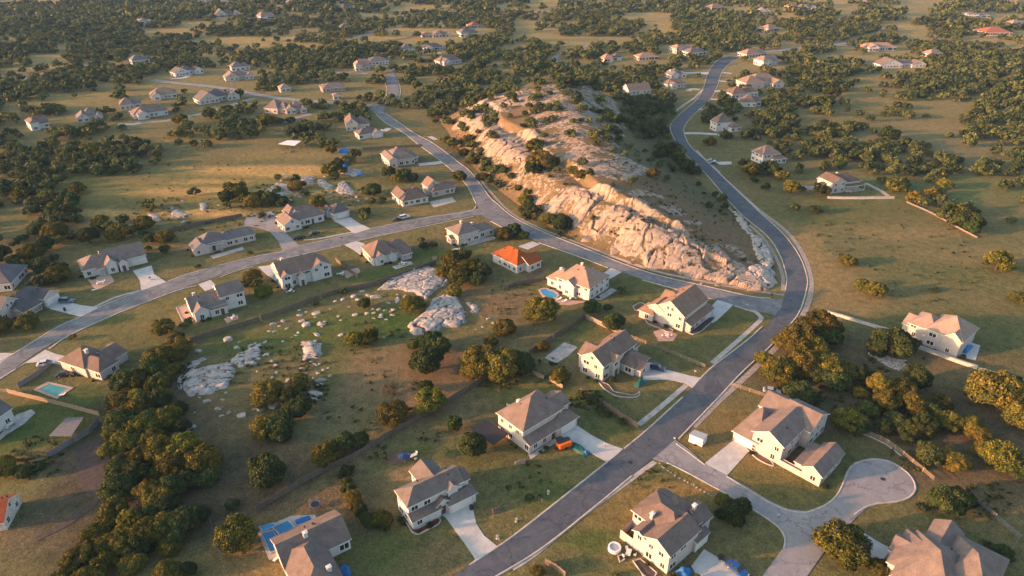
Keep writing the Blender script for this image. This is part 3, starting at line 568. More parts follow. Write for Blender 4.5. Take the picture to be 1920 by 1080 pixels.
for i, (nm, px, mt) in enumerate([
 ('driveway', [(1048,816),(1082,798),(1112,818),(1140,832),(1168,842),(1141,868),(1112,852),(1082,832)], 'concrete'),
 ('driveway', [(824,963),(850,952),(886,934),(888,960),(893,982),(908,1005),(932,1024),(893,1051),(872,1020),(850,990),(835,970)], 'concrete'),
 ('driveway', [(1203,692),(1215,689),(1240,692),(1265,697),(1295,705),(1322,710),(1302,730),(1285,719),(1265,714),(1240,712),(1206,713)], 'concrete'),
 ('driveway', [(1316,592),(1346,562),(1375,572),(1344,601),(1335,606)], 'concrete'),
 ('driveway', [(1377,824),(1407,843),(1363,892),(1321,869),(1345,850)], 'concrete'),
 ('driveway', [(1296,1062),(1320,1030),(1345,1045),(1370,1062),(1400,1082),(1410,1120),(1330,1120)], 'concrete'),
 ('driveway', [(1588,990),(1597,983),(1620,1000),(1650,1018),(1673,1030),(1655,1050),(1615,1040)], 'concrete'),
 ('driveway', [(1125,517),(1146,502),(1168,509),(1144,523)], 'concrete'),('driveway', [(972,462),(998,453),(1013,458),(990,468)], 'concrete'),
 ('driveway', [(646,459),(668,452),(684,457),(676,478),(662,468)], 'concrete'),('driveway', [(625,414),(656,407),(672,418),(695,429),(665,438),(645,424)], 'concrete'),
 ('driveway', [(480,400),(512,396),(520,415),(535,436),(562,461),(530,471),(522,452),(505,434),(482,426),(457,423),(462,406)], 'pale_street'),
 ('driveway', [(249,508),(284,498),(289,514),(312,529),(265,545),(262,525)], 'concrete'),('driveway', [(484,500),(512,497),(520,518),(517,527),(500,515)], 'concrete'),
 ('driveway', [(372,533),(395,525),(408,538),(385,546)], 'concrete'),('driveway', [(82,573),(108,561),(150,572),(186,577),(152,594),(128,588),(96,580)], 'concrete'),
 ('driveway', [(85,656),(105,664),(122,668),(122,684),(95,682),(70,679),(48,681),(28,692),(60,672)], 'concrete'),('driveway', [(-20,664),(10,662),(28,663),(-10,688)], 'concrete'),
 ('patio', [(804,378),(848,370),(855,378),(814,389)], 'kerb'),('driveway', [(1326,304),(1371,303),(1372,308),(1338,310)], 'concrete'),
 ('patio', [(1806,638),(1838,648),(1829,676),(1796,668)], 'concrete'),('patio', [(1021,671),(1058,642),(1083,651),(1065,668),(1043,681)], 'kerb'),
 ('patio', [(30,778),(58,768),(67,774),(45,795),(12,815),(-5,830),(-5,822)], 'kerb'),('patio', [(1105,566),(1146,540),(1157,545),(1128,562)], 'kerb'),
 ('patio', [(1008,555),(1045,560),(1100,566),(1070,572),(1030,570)], 'coping'),('patio', [(985,838),(995,862),(1045,828),(1040,822),(995,852)], 'kerb'),
 ('patio', [(1225,622),(1245,615),(1270,628),(1262,640),(1235,640)], 'coping'),('patio', [(640,508),(672,502),(676,510),(650,522)], 'coping'),
 ('patio', [(420,597),(445,590),(448,598),(425,606)], 'coping'),('patio', [(330,578),(350,575),(362,602),(342,605)], 'coping'),
 ('patio', [(165,525),(205,512),(215,528),(180,545)], 'coping'),('patio', [(735,500),(770,490),(775,495),(742,505)], 'kerb'),('patio', [(985,518),(1015,505),(1020,510),(990,525)], 'dirt'),
 ('tilled_soil', [(145,838),(200,820),(206,860),(205,900),(190,930),(175,930),(155,915),(143,880)], 'dark_dirt'),('tilled_soil', [(188,935),(160,950),(110,985),(60,1010),(70,1015),(130,985),(180,948)], 'dark_dirt'),
 ('bare_earth', [(716,863),(750,843),(765,850),(772,862),(740,872)], 'dirt'),
 ('patio', [(1150,141),(1180,139),(1184,146),(1152,150),(1120,148),(1122,142)], 'pale_street'),('patio', [(860,452),(926,443),(932,447),(872,463)], 'kerb'),('patio', [(394,480),(455,463),(458,468),(400,485)], 'kerb'),('patio', [(1345,253),(1365,247),(1372,252),(1350,256)], 'concrete')]):
    sheet(nm, px, mt, .05 + .0025*(i % 9) if nm != 'driveway' else .072 + .0025*(i % 7))

# ------------------------------------------------------------------ houses
def unit_window():
    f = MB(); b = .09
    f.box(-.5, .5, -.06, .02, -.5, -.5+b*.8); f.box(-.5, .5, -.06, .02, .5-b*.8, .5); f.box(-.5, -.5+b, -.06, .02, -.5+b*.8, .5-b*.8); f.box(.5-b, .5, -.06, .02, -.5+b*.8, .5-b*.8)
    f.box(-.03, .03, -.05, .018, -.5+b*.8, .5-b*.8)
    p = MB(); p.box(-.5+b, -.03, -.035, .01, -.5+b*.8, .5-b*.8); p.box(.03, .5-b, -.035, .01, -.5+b*.8, .5-b*.8)
    return f.mesh('window', M['trim']), p.mesh('pane', M['glass'])
WF, WP = unit_window()
def unit_garage():
    g = MB()
    for k in range(4): g.box(-.5, .5, -.10, .0, k*.25+.008, k*.25+.242)
    g.box(-.5, .5, -.07, 0, 0, 1); return g.mesh('garage_door', M['garage'])
GM = unit_garage()
def unit_door():
    d = MB(); d.box(-.5, .5, -.09, 0, 0, 1); d.box(-.35, .35, -.11, -.09, .1, .45); d.box(-.35, .35, -.11, -.09, .55, .9); return d.mesh('door', M['door'])
DM = unit_door()
def chimney_mesh(wm):
    c = MB(); c.box(-.55, .55, -.45, .45, -2.2, 1.5); c.box(-.68, .68, -.58, .58, 1.5, 1.68, 1); c.tube((0, 0, 1.68), (0, 0, 2.0), .16, m=1); return c.mesh('chimney', [M[wm], M['trim']])
CH = {k: chimney_mesh(k) for k in ('white', 'cream', 'tan', 'brick')}
def vent_mesh():
    c = MB(); c.tube((0, 0, -.3), (0, 0, .35), .14); c.tube((0, 0, .35), (0, 0, .42), .22); return c.mesh('roof_vent', M['dark'])
VM = vent_mesh()
def rect_walls(mb, x0, x1, y0, y1, z0, h):
    mb.poly([(x0,y0,z0),(x1,y0,z0),(x1,y0,h),(x0,y0,h)]); mb.poly([(x1,y0,z0),(x1,y1,z0),(x1,y1,h),(x1,y0,h)])
    mb.poly([(x1,y1,z0),(x0,y1,z0),(x0,y1,h),(x1,y1,h)]); mb.poly([(x0,y1,z0),(x0,y0,z0),(x0,y0,h),(x0,y1,h)])
    mb.poly([(x0,y0,z0),(x0,y1,z0),(x1,y1,z0),(x1,y0,z0)])
def add_roof(rf, wl, x0, x1, y0, y1, h, kind, pitch, ax, ov=.5, th=.2):
    """roof slabs into rf (material 0 shingle, 1 fascia); gable walls into wl. ax = ridge direction"""
    sw = ax == 'y'
    def T(p): return (p[1], p[0], p[2]) if sw else p
    a0, a1, b0, b1 = (y0, y1, x0, x1) if sw else (x0, x1, y0, y1)      # a along the ridge
    hw = (b1-b0)/2; zr = h+hw*pitch; bm = (b0+b1)/2; ze = h-ov*pitch
    def slab(pts):
        top = [T(p) for p in pts]; bot = [T((p[0], p[1], p[2]-th)) for p in pts]
        if sw: top = top[::-1]; bot = bot[::-1]
        rf.poly(top, 0); rf.poly(bot[::-1], 1)
        for i in range(len(top)):
            j = (i+1) % len(top); rf.poly([bot[i], bot[j], top[j], top[i]], 1)
    if kind == 'hip':
        o = ov; i_ = min(hw, (a1-a0)/2-.05); A0, A1, B0, B1 = a0-o, a1+o, b0-o, b1+o; r0, r1 = a0+i_, a1-i_
        slab([(A0,B0,ze),(A1,B0,ze),(r1,bm,zr),(r0,bm,zr)]); slab([(A1,B1,ze),(A0,B1,ze),(r0,bm,zr),(r1,bm,zr)])
        slab([(A0,B1,ze),(A0,B0,ze),(r0,bm,zr)]); slab([(A1,B0,ze),(A1,B1,ze),(r1,bm,zr)])
        return [(T((r0,bm,zr))), (T((r1,bm,zr)))]
    if kind in ('gable', 'halfhip0', 'halfhip1'):
        o = .35; A0, A1, B0, B1 = a0-o, a1+o, b0-ov, b1+ov; e0 = A0; e1 = A1; r0, r1 = e0, e1
        if kind == 'halfhip0': r0 = a0+hw; A0 = a0-ov
        if kind == 'halfhip1': r1 = a1-hw; A1 = a1+ov
        slab([(A0,B0,ze),(A1,B0,ze),(r1,bm,zr),(r0,bm,zr)]); slab([(A1,B1,ze),(A0,B1,ze),(r0,bm,zr),(r1,bm,zr)])
        if kind == 'halfhip0': slab([(A0,B1,ze),(A0,B0,ze),(r0,bm,zr)])
        if kind == 'halfhip1': slab([(A1,B0,ze),(A1,B1,ze),(r1,bm,zr)])
        if kind != 'halfhip0': wl.poly([T((a0,b0,h)), T((a0,b1,h)), T((a0,bm,zr-.1))])
        if kind != 'halfhip1': wl.poly([T((a1,b1,h)), T((a1,b0,h)), T((a1,bm,zr-.1))])
        return [T((r0,bm,zr)), T((r1,bm,zr))]
    if kind == 'shed':      # low side is b0, high side b1
        z1 = h+(b1-b0)*pitch; slab([(a0-.3,b0-ov,h-ov*pitch),(a1+.3,b0-ov,h-ov*pitch),(a1+.3,b1,z1),(a0-.3,b1,z1)])
        wl.poly([T((a0,b0,h)),T((a0,b1,h)),T((a0,b1,z1-.1))]); wl.poly([T((a1,b1,h)),T((a1,b0,h)),T((a1,b1,z1-.1))])
        return []
    slab([(a0-.3,b0-.3,h+.15),(a1+.3,b0-.3,h+.15),(a1+.3,b1+.3,h+.18),(a0-.3,b1+.3,h+.18)]); return []
HOUSES = {}
def house(key, short, label, A, B, Cc, wings, wall='white', roof='shingle', garage=None, chim=None, door=None, pitch=.55, hmul=1.0, cat='house', base2=None, seed=0, roof_label=None, nowin=False):
    rng = random.Random(hash(key) % 9999 if False else sum(ord(c)*(i+7) for i, c in enumerate(key)))
    b = np.array(P(*B)); c = np.array(P(*Cc))
    if isinstance(A, tuple):
        a = np.array(P(*A)); Ly = float(np.linalg.norm(a-b)); bet = math.atan2(*(a-b)[::-1])
    else: Ly = A; bet = None
    Lx = float(np.linalg.norm(c-b)); al = math.atan2(*(c-b)[::-1])
    if bet is not None:
        d = (bet-math.pi/2-al+math.pi) % (2*math.pi)-math.pi; wgt = Ly/(Lx+Ly); al += d*wgt
    z = hz1(*((b+c)/2))
    root = empty('house', (b[0], b[1], z), al); tag(root, label, cat)
    far = b[1] > 430; vfar = b[1] > 620
    wl, rf = MB(), MB(); wins = []; rects = []; ridges = []
    for i, wg in enumerate(wings):
        x0, x1, y0, y1, h = wg[0]*Lx, wg[1]*Lx, wg[2]*Ly, wg[3]*Ly, wg[4]*hmul
        e = .004*(i+1); rects.append((x0+e, x1-e, y0+e, y1-e, h+.006*i, wg[5], (wg[6] if len(wg) > 6 else ('x' if x1-x0 > y1-y0 else 'y')), (wg[7] if len(wg) > 7 else pitch)*1.13+.004*i, wg[8] if len(wg) > 8 else ''))
    for i, (x0, x1, y0, y1, h, rk_, ax, pt, opt) in enumerate(rects):
        if opt == 'open':                       # roofed porch or carport on posts
            for px_, py_ in ((x0+.2,y0+.2),(x1-.2,y0+.2),(x1-.2,y1-.2),(x0+.2,y1-.2),((x0+x1)/2,y0+.2)): wl.box(px_-.12, px_+.12, py_-.12, py_+.12, -1, h)
            wl.box(x0, x1, y0, y1, -.8, .12)
        else: rect_walls(wl, x0, x1, y0, y1, -1.2, h)
        if rk_ == 'none':
            continue
        rg = add_roof(rf, wl, x0, x1, y0, y1, h, rk_, pt, ax, .45 if not vfar else .5); 
        if rg: ridges.append((rg, rk_, x0, x1, y0, y1, h, pt, ax))
        if opt == 'open' or nowin: continue
        gab = rk_ in ('gable', 'halfhip0', 'halfhip1')
        for side in 'fblr':
            if far and side == 'b': continue
            ln = (x1-x0) if side in 'fb' else (y1-y0)
            if ln < 2.2: continue
            n = max(1, int(ln/2.7)); floors = [1.45] + ([4.2] if h > 4.9 else [])
            if gab and ((ax == 'x' and side in 'lr') or (ax == 'y' and side in 'fb')) and ln*pt/2 > 2.2: floors.append(h+.7)
            for fz in floors:
                nn = n if fz < h else (1 if ln < 9 else 2)
                for k in range(nn):
                    t = (k+.5)/nn if fz < h else (.5 if nn == 1 else (.42, .58)[k]); t += rng.uniform(-.15, .15)/max(nn, 1) if fz < h else 0
                    if rng.random() < .08 and fz < h: continue
                    ww = rng.choice((1.2, 1.4, 1.8, 2.3)) if fz < h else .9; hh = rng.choice((1.4, 1.6, 1.7)) if fz < 3 else 1.25
                    if far: ww *= 1.15
                    if side == 'f': p = (x0+ln*t, y0-.0, fz, 0, 0, -1)
                    elif side == 'b': p = (x0+ln*t, y1, fz, math.pi, 0, 1)
                    elif side == 'l': p = (x0, y0+ln*t, fz, -math.pi/2, -1, 0)
                    else: p = (x1, y0+ln*t, fz, math.pi/2, 1, 0)
                    qx, qy = p[0]+p[4]*.5, p[1]+p[5]*.5; ok = True
                    for j, r in enumerate(rects):
                        if j == i: continue
                        m_ = ww/2+.15
                        if r[0]-m_ < qx < r[1]+m_ and r[2]-m_ < qy < r[3]+m_ and (r[4]+((r[3]-r[2])*r[7] if r[5] == 'shed' else .3) > fz-hh/2 or r[8] == 'open' and fz > 3): ok = False
                    for gx in (garage or []):
                        if gx[0] == side and gx[1] == i and fz < 3:
                            gp = gx[2]*ln; 
                            if abs(gp-ln*t) < gx[3]/2+ww/2+.2: ok = False
                    if door and door[0] == side and door[1] == i and fz < 3 and abs(door[2]*ln-ln*t) < .6+ww/2+.15: ok = False
                    # only the sides one can see from the street of the picture and a step beside it
                    wp = Matrix.Rotation(al, 3, 'Z') @ Vector((p[4], p[5], 0)); toc = Vector((-b[0], -b[1], 0)).normalized()
                    if wp.dot(toc) < -.35: ok = False
                    if ok: wins.append((p, ww, hh))
    link('wall', wl.mesh('wall', M[wall]), root)
    ro = link('roof', rf.mesh('roof', [M[roof], M['trim']]), root)
    if roof_label: ro['label'] = roof_label
    for p, ww, hh in wins:
        q = link('window', WF, root, (p[0]+p[4]*.004, p[1]+p[5]*.004, p[2]), p[3], (ww, 1, hh))
        if not vfar: link('pane', WP, q, (0, -.004, 0))
        else: q.data = WFAR
    for gx in (garage or []):
        s, i, t, wd = gx[:4]; r = rects[i]; ln = (r[1]-r[0]) if s in 'fb' else (r[3]-r[2])
        p = {'f': (r[0]+ln*t, r[2]-.004, 0), 'l': (r[0]-.004, r[2]+ln*t, -math.pi/2), 'r': (r[1]+.004, r[2]+ln*t, math.pi/2), 'b': (r[0]+ln*t, r[3]+.004, math.pi)}[s]
        link('garage_door', GM, root, (p[0], p[1], .05), p[2], (wd, 1, 2.3))
    if door:
        s, i, t = door; r = rects[i]; ln = (r[1]-r[0]) if s in 'fb' else (r[3]-r[2])
        p = {'f': (r[0]+ln*t, r[2]-.004, 0), 'l': (r[0]-.004, r[2]+ln*t, -math.pi/2), 'r': (r[1]+.004, r[2]+ln*t, math.pi/2), 'b': (r[0]+ln*t, r[3]+.004, math.pi)}[s]
        link('door', DM, root, (p[0], p[1], .05), p[2], (1.05, 1, 2.15))
    def roofz(x, y):
        best = 0
        for (rg, k_, x0, x1, y0, y1, h, pt, ax) in ridges:
            if x0 < x < x1 and y0 < y < y1:
                d = min(y-y0, y1-y) if ax == 'x' else min(x-x0, x1-x)
                if k_ == 'hip': d = min(x-x0, x1-x, y-y0, y1-y)
                best = max(best, h+d*pt)
        return best
    for cx, cy in (chim or []):
        zz = roofz(cx*Lx, cy*Ly); link('chimney', CH[wall], ro, (cx*Lx, cy*Ly, zz), 0, (.75, .75, .72))
    if not far:
        for k in range(3):
            cx, cy = rng.uniform(.2, .8), rng.uniform(.3, .8); zz = roofz(cx*Lx, cy*Ly)
            if zz > 1: link('roof_vent', VM, ro, (cx*Lx, cy*Ly, zz))
    HOUSES[key] = (short, b + (c-b)/2, Lx, Ly, al, root)
    return root
_m = MB(); _m.box(-.5, .5, -.05, .02, -.5, .5, 0); WFAR = _m.mesh('window', M['glass'])

# ---- the near streets
house('h1', 'the cream house with the dark pergola', 'two-storey cream house with big brown hip roof, beside dark pergola and orange trailer', (933,808), (994,852), (1083,798),
  [(0,.82,.22,1,6.0,'hip','y',.5),(0,.62,.02,.24,2.9,'shed','x',.3),(.56,1,.0,.45,3.1,'hip','x',.45),(.7,1.02,.3,.8,5.4,'gable','x',.45)], 'cream', 'shingle', garage=[('f',2,.55,5.2)], chim=[(.3,.82)], door=('f',1,.8))
house('h2', 'the two-storey house with the curved flower bed', 'two-storey white house with stepped rear wings and curved mulch bed at its corner', (745,947), (775,994), (887,937),
  [(0,.88,.2,.85,5.9,'halfhip0','x',.55),(0,.45,.0,.22,2.8,'shed','x',.35),(.58,1.02,-.06,.3,3.0,'hip','x',.5),(.42,.6,.05,.4,3.4,'gable','y',.7),(.62,.78,.12,.5,5.7,'gable','y',.6),(.16,.36,.7,1.02,3.6,'hip','y',.5),(.36,.72,.6,1.32,5.6,'gable','y',.5),(.86,1.0,.25,.7,5.3,'gable','x',.6)], 'white', 'shingle', garage=[('f',2,.45,5.0)], door=('f',3,.5))
house('h3', 'the L-shaped house with the blue terraced pool', 'large L-shaped brown-roofed house beside the blue terraced pool at the bottom edge', (509,1030), (540,1086), (660,1031),
  [(0,1,0,.95,3.3,'gable','x',.5),(.02,.62,-1.0,.5,3.4,'hip','y',.55),(.05,.9,.6,1.12,3.0,'shed','x',-.2)][:2], 'white', 'shingle', chim=[(.42,.38),(.5,-.7)])
house('h4', 'the big house with the enclosed deck', 'big two-storey cream house with many roof planes, walled deck and round spa beside it', (1157,1012), (1250,1077), (1341,1004),
  [(0,.62,.0,.5,5.8,'gable','x',.5),(.25,.75,.1,1.0,5.6,'hip','y',.48),(.4,.92,.3,.75,5.0,'hip','x',.5),(.78,1.0,.08,.5,4.6,'gable','x',.5),(.55,.82,-.04,.3,3.2,'shed','x',.42),(0,.3,.5,.72,5.3,'gable','x',.4),(.62,1,.62,1.02,3.4,'gable','y',.5),(0,.28,.72,1.0,2.4,'none')], 'cream', 'shingle', garage=[('f',4,.5,4.6)], chim=[(.3,.66),(.84,.3)])
house('h5', 'the peach house on the court', 'long two-storey peach house with small gabled annex, on the upper side of the court', (1374,824), (1535,913), (1573,867),
  [(0,1.15,.44,.78,6.0,'gable','x',.5),(0,1.3,.72,1.0,3.2,'hip','y',.45),(.9,1.75,.36,.72,5.6,'gable','y',.45),(1.0,1.7,.7,.98,5.2,'gable','y',.5),(0,1,.0,.2,3.4,'gable','x',.6),(0,.08,.2,.44,1.6,'none'),(.08,.9,.2,.3,2.6,'flat','x')], 'cream', 'shingle', garage=[('l',1,.45,5.4)], door=('l',0,.9))
house('h6', 'the gabled stone house by the pale square patio', 'two-storey tan house with tall left gable and projecting front wing, navy car on its drive', (1082,702), (1129,717), (1200,675),
  [(0,.95,.0,1,5.8,'gable','x',.62),(.5,.95,-.62,.2,3.0,'halfhip0','y',.5),(.22,.42,-.12,.3,5.6,'gable','y',.8),(.1,.5,.8,1.25,5.0,'gable','y',.55),(.88,1.15,.1,.7,3.4,'hip','y',.5),(.55,.85,-.85,-.5,2.5,'gable','y',.5)], 'cream', 'shingle', door=('f',2,.5))
house('h7', 'the corner house with stone garden path', 'two-storey corner house with orange-lit stepped roof and curved stone beds around it', (1227,601), (1279,622), (1323,586),
  [(0,.95,.0,1,5.8,'gable','x',.6),(.05,1.0,-.22,.1,2.8,'shed','x',.35),(.0,.35,.75,1.25,5.0,'gable','x',.5),(-.08,.3,1.0,1.5,3.0,'hip','y',.5),(.3,.8,.85,1.15,5.2,'gable','y',.5)], 'cream', 'shingle_tan', garage=[('f',1,.8,4.2)])  # tan shingle here paints the sunlit tone into the roof colour
house('h8', 'the white house with the kidney pool', 'white two-storey house with wide brown hip roof beside the small kidney-shaped blue pool', (1022,537), (1104,565), (1144,541),
  [(0,1,.0,.75,5.2,'hip','y',.5),(.05,.8,.6,1.0,3.3,'hip','y',.5),(-.12,.2,.3,.55,4.8,'gable','x',.6),(.8,1.1,.25,.6,3.2,'gable','x',.5)], 'white', 'shingle_tan', chim=[(.4,.85),(.7,.5)])  # roof sunlight is put into the colour by using tan shingle
house('h9', 'the orange-roofed house', 'white house with a bright orange clay-tile roof, the only one in this street', (920,492), (975,516), (1014,503),
  [(0,.95,.1,1,3.8,'hip','y',.6),(.4,1.05,-.04,.4,3.4,'gable','x',.5)], 'white', 'tile', roof_label='bright orange clay-tile roof')
house('h10', 'the stone house by the junction', 'long brown-stone house with two small chimneys, beside the street junction', (842,446), (860,461), (926,440),
  [(0,.55,0,1,4.8,'hip','y',.45),(.4,1.0,.1,.9,3.4,'hip','x',.42),(-.1,.12,.3,.7,2.6,'gable','x',.4)], 'tan', 'shingle', chim=[(.3,.7),(.55,.6)], garage=[('f',1,.2,3.2)])
house('h11', 'the white house above the green lawn', 'white house with two small front gables, above the fenced green lawn', (677,479), (701,499), (774,483),
  [(0,.62,0,1,3.8,'hip','x',.6),(.45,1.0,.15,.95,3.4,'hip','x',.5),(.06,.3,-.06,.3,3.6,'gable','y',.7),(.4,.56,-.04,.3,3.4,'gable','y',.6),(.72,.98,-.1,.2,2.6,'shed','x',.25,'open')], 'white', 'shingle', door=('f',1,.2))
house('h12', 'the two-storey house beside the walled patio', 'two-storey white house with long roof, cross gable and chimney, south of the curving street', (516,520), (531,543), (622,517),
  [(0,.75,.05,1,5.2,'gable','x',.55),(.6,1.0,.0,.8,5.0,'gable','y',.55),(.32,.46,-.08,.3,4.2,'gable','y',.8),(.0,.2,-.06,.3,5.0,'gable','y',.6)], 'white', 'shingle', chim=[(.18,.75)], door=('f',2,.5))
house('h13', 'the white house with the brick end wing', 'white house with two-storey stone end wing and a low-walled terrace at its left', (351,578), (366,604), (466,577),
  [(0,.62,.1,1,3.6,'gable','x',.5),(.55,1.0,.2,.95,5.6,'gable','x',.5),(.02,.28,-.04,.5,3.5,'gable','y',.7),(.3,.62,.0,.4,3.0,'shed','x',.35)], 'white', 'shingle', chim=[(.15,.8)], door=('f',3,.7))
house('h14', 'the house with the turquoise pool', 'tan-roofed single-storey house with a turquoise rectangular pool on its lawn', (124,692), (192,714), (252,677),
  [(0,.55,.0,.62,3.4,'hip','y',.55),(-.05,.7,.35,1.05,3.5,'hip','x',.55),(.5,1.0,.15,.7,3.0,'gable','x',.4)], 'cream', 'shingle', chim=[(.3,.55)])
house('h15', 'the long house above the curving street', 'long white house with tall orange-lit gable, garage at its right end, cluttered front terrace', (141,505), (160,524), (280,499),
  [(0,.42,.1,1,3.4,'hip','x',.5),(.34,1.0,.15,1.05,3.7,'gable','x',.55),(.36,.52,-.05,.5,4.2,'gable','y',.8),(.55,.68,-.08,.4,3.6,'gable','y',.7),(.22,.38,.0,.3,3.0,'shed','x',.3,'open')], 'white', 'shingle', garage=[('f',1,.82,5.2)], door=('f',3,.5))
house('h16', 'the cream house with dark wide garage roof', 'cream house with pointed left gables and very wide dark roof, paved forecourt before it', (346,469), (367,481), (480,458),
  [(0,.25,.0,.7,3.2,'gable','y',.6),(.14,.52,.15,1,3.9,'hip','x',.65),(.42,1.05,.2,1.1,3.2,'hip','x',.42),(.26,.46,-.03,.4,3.2,'flat','x',.3,'open')], 'cream', 'shingle_dark', door=('f',1,.5))
house('h17', 'the house with the looping asphalt drive', 'white house with tall pointed orange-lit gable, ringed by the looping asphalt drive', (520,418), (540,434), (612,417),
  [(0,1,.15,1,3.5,'hip','x',.65),(-.08,.35,-.05,.7,3.3,'gable','y',.6),(.2,.5,.4,1.15,4.6,'gable','y',.7)], 'white', 'shingle', door=('f',0,.7))
house('h18', 'the detached garage house', 'small white garage house with one wide door and hip roof, beside its big neighbour', (609,403), (627,413), (657,406),
  [(0,1,0,1,3.3,'hip','y',.55),(-.15,.3,.5,.95,3.2,'gable','y',.7)], 'white', 'shingle_dark', garage=[('f',0,.55,4.6)])
house('h19', 'the white house left of the tennis slab', 'low white house with rounded twin roof gables, left of the pale concrete slab', (740,373), (756,388), (803,379),
  [(0,1,.0,.75,3.0,'hip','x',.55),(-.05,.4,.3,1.1,3.4,'gable','y',.75),(.45,1.0,.5,1.1,3.2,'hip','x',.5)], 'white', 'shingle')
house('h20', 'the house behind the pale slab', 'low white house with tall orange-lit gable, directly behind the pale concrete slab', (797,361), (812,370), (854,362),
  [(0,1,.0,.8,3.0,'hip','x',.55),(-.08,.45,.4,1.2,4.6,'gable','y',.8),(.5,1.15,.4,1.0,3.2,'hip','x',.5)], 'cream', 'shingle')
house('h21', 'the house with tall pink chimney', 'broad cream house with tall pink end wall and pinkish chimney, near the street curve', (716,300), (732,316), (780,309),
  [(0,1,.1,1,3.9,'hip','x',.55),(-.02,.3,.0,.9,4.4,'gable','y',.6),(.8,1.2,.3,.9,3.3,'hip','x',.5)], 'cream', 'shingle', chim=[(.55,.8)])
house('h22', 'the low house by the street bend', 'low white house with wide brown roof and pale drive, below the orange-gabled house', (659,257), (674,262), (717,258),
  [(0,1,0,1,3.2,'hip','x',.5),(.6,1.05,-.2,.4,3.0,'gable','y',.5)], 'white', 'shingle', garage=[('f',1,.5,3.6)])
house('h23', 'the orange-gabled house', 'house with two bright orange-lit gables and round side room, behind the low brown-roofed house', 14, (650,246), (694,243),
  [(0,.5,0,1,4.6,'gable','y',.75),(.35,1,.1,.9,3.6,'hip','x',.55)], 'cream', 'shingle')
house('h24', 'the garage-fronted house at the left edge', 'long cream house with two-car garage by the left edge, teal car on its drive', (-6,590), (40,602), (108,560),
  [(.1,1,.15,.95,3.4,'hip','x',.6),(.62,1.0,-.02,.6,3.4,'gable','y',.5),(-.2,.4,.4,1.2,4.0,'gable','y',.7),(.1,.55,.0,.25,2.6,'shed','x',.4,'open')], 'cream', 'shingle_dark', garage=[('f',1,.55,5.0)])
house('h25', 'the cut-off house at the left edge', 'house cut off by the left edge, above the garage-fronted cream house', 14, (-50,552), (24,545),
  [(0,1,0,1,3.4,'hip','x',.6)], 'white', 'shingle_dark')
house('h26', 'the white house at the lower left edge', 'white house with plain wall and pale terrace, cut off by the lower left edge', 13, (-40,838), (30,789),
  [(0,1,0,1,4.4,'gable','x',.55)], 'white', 'shingle_dark')
house('h28', 'the red-roofed shed at the left edge', 'small building with faded red roof, cut off by the left edge low in the picture', 8, (-30,1001), (14,994),
  [(0,1,0,1,2.8,'gable','x',.5)], 'tan', 'tile_red')
house('h29', 'the big-roofed house at the bottom right', 'very large brown-roofed house with many planes in the bottom right corner', (1752,1010), (1648,1092), (1830,1162),
  [(.1,.7,.0,.75,3.8,'hip','x',.55),(.0,.45,.15,.7,3.6,'hip','y',.5),(.2,.5,.5,1.05,3.6,'gable','y',.55),(.45,1.0,.25,1.0,3.6,'hip','x',.5),(-.06,.15,.35,.62,3.0,'gable','x',.5)], 'cream', 'shingle')
house('h30', 'the white house behind the long stone wall', 'two-storey white house with steep faceted roof, behind the long pale stone wall', (1690,630), (1793,671), (1822,644),
  [(0,1,.0,.62,6.0,'hip','y',.6),(.1,.9,.5,.95,5.0,'hip','y',.5),(.2,.8,.9,1.08,3.4,'gable','y',.5),(-.04,.7,.0,.3,5.8,'gable','x',.75)], 'cream', 'shingle_tan', chim=[(.2,.97)])
house('h31', 'the ranch house with the white wall', 'two-storey peach house with terrace behind a low white wall, alone in the meadow', (1534,349), (1561,364), (1613,355),
  [(0,1,.2,1,4.4,'hip','x',.5),(-.02,.4,.05,.9,5.4,'gable','y',.5),(.45,1.05,-.05,.4,2.9,'flat','x',.3,'open')], 'cream', 'shingle', chim=[(.5,.8)])
house('h32', 'the white turret house by the right road', 'small white house with pointed hip roof and arched porch, on the right road', (1413,299), (1428,309), (1455,303),
  [(0,1,0,1,5.4,'hip','x',.7),(.5,1.3,-.2,.5,3.0,'hip','x',.5)], 'white', 'shingle')
house('h33', 'the pointed-roof house on the S-bend', 'white two-storey house with steep lit hip roof and low right wing, on the S-bend', (1332,241), (1342,247), (1370,244),
  [(0,1,0,1,5.6,'hip','y',.8),(.75,1.4,-.5,.6,3.0,'hip','x',.5)], 'white', 'shingle')
house('h34', 'the wide house on the right road', 'wide white house with two roof peaks, front one of the three beside the right road', 12, (1372,185), (1412,183),
  [(0,.7,0,1,3.6,'hip','x',.6),(.6,1.3,.2,1.0,3.6,'hip','x',.5)], 'white', 'shingle')
house('h35', 'the small peaked house on the right road', 'small white house with peaked pinkish roof, nearest below the wide twin-peaked one', 11, (1390,200), (1424,201),
  [(0,.8,0,1,3.4,'hip','x',.7),(.6,1.1,.3,1.1,3.2,'gable','x',.5)], 'white', 'shingle')
house('h36', 'the broad tan-roofed house on the right road', 'broad house with layered tan roofs, rear one of the three beside the right road', 20, (1398,167), (1466,163),
  [(0,.5,0,.7,4.6,'hip','x',.5),(.25,1,.2,1,4.4,'hip','x',.5),(.7,1,-.1,.5,3.4,'gable','y',.5)], 'cream', 'shingle_tan')
house('h41', 'the grey-roofed house below the hill woods', 'low grey-roofed house with a long deck, ringed by dark trees behind the hill', 12, (1180,179), (1221,176),
  [(0,1,.1,1,3.4,'gable','x',.6),(-.35,.1,-.05,.5,1.0,'flat','x')], 'white', 'shingle')
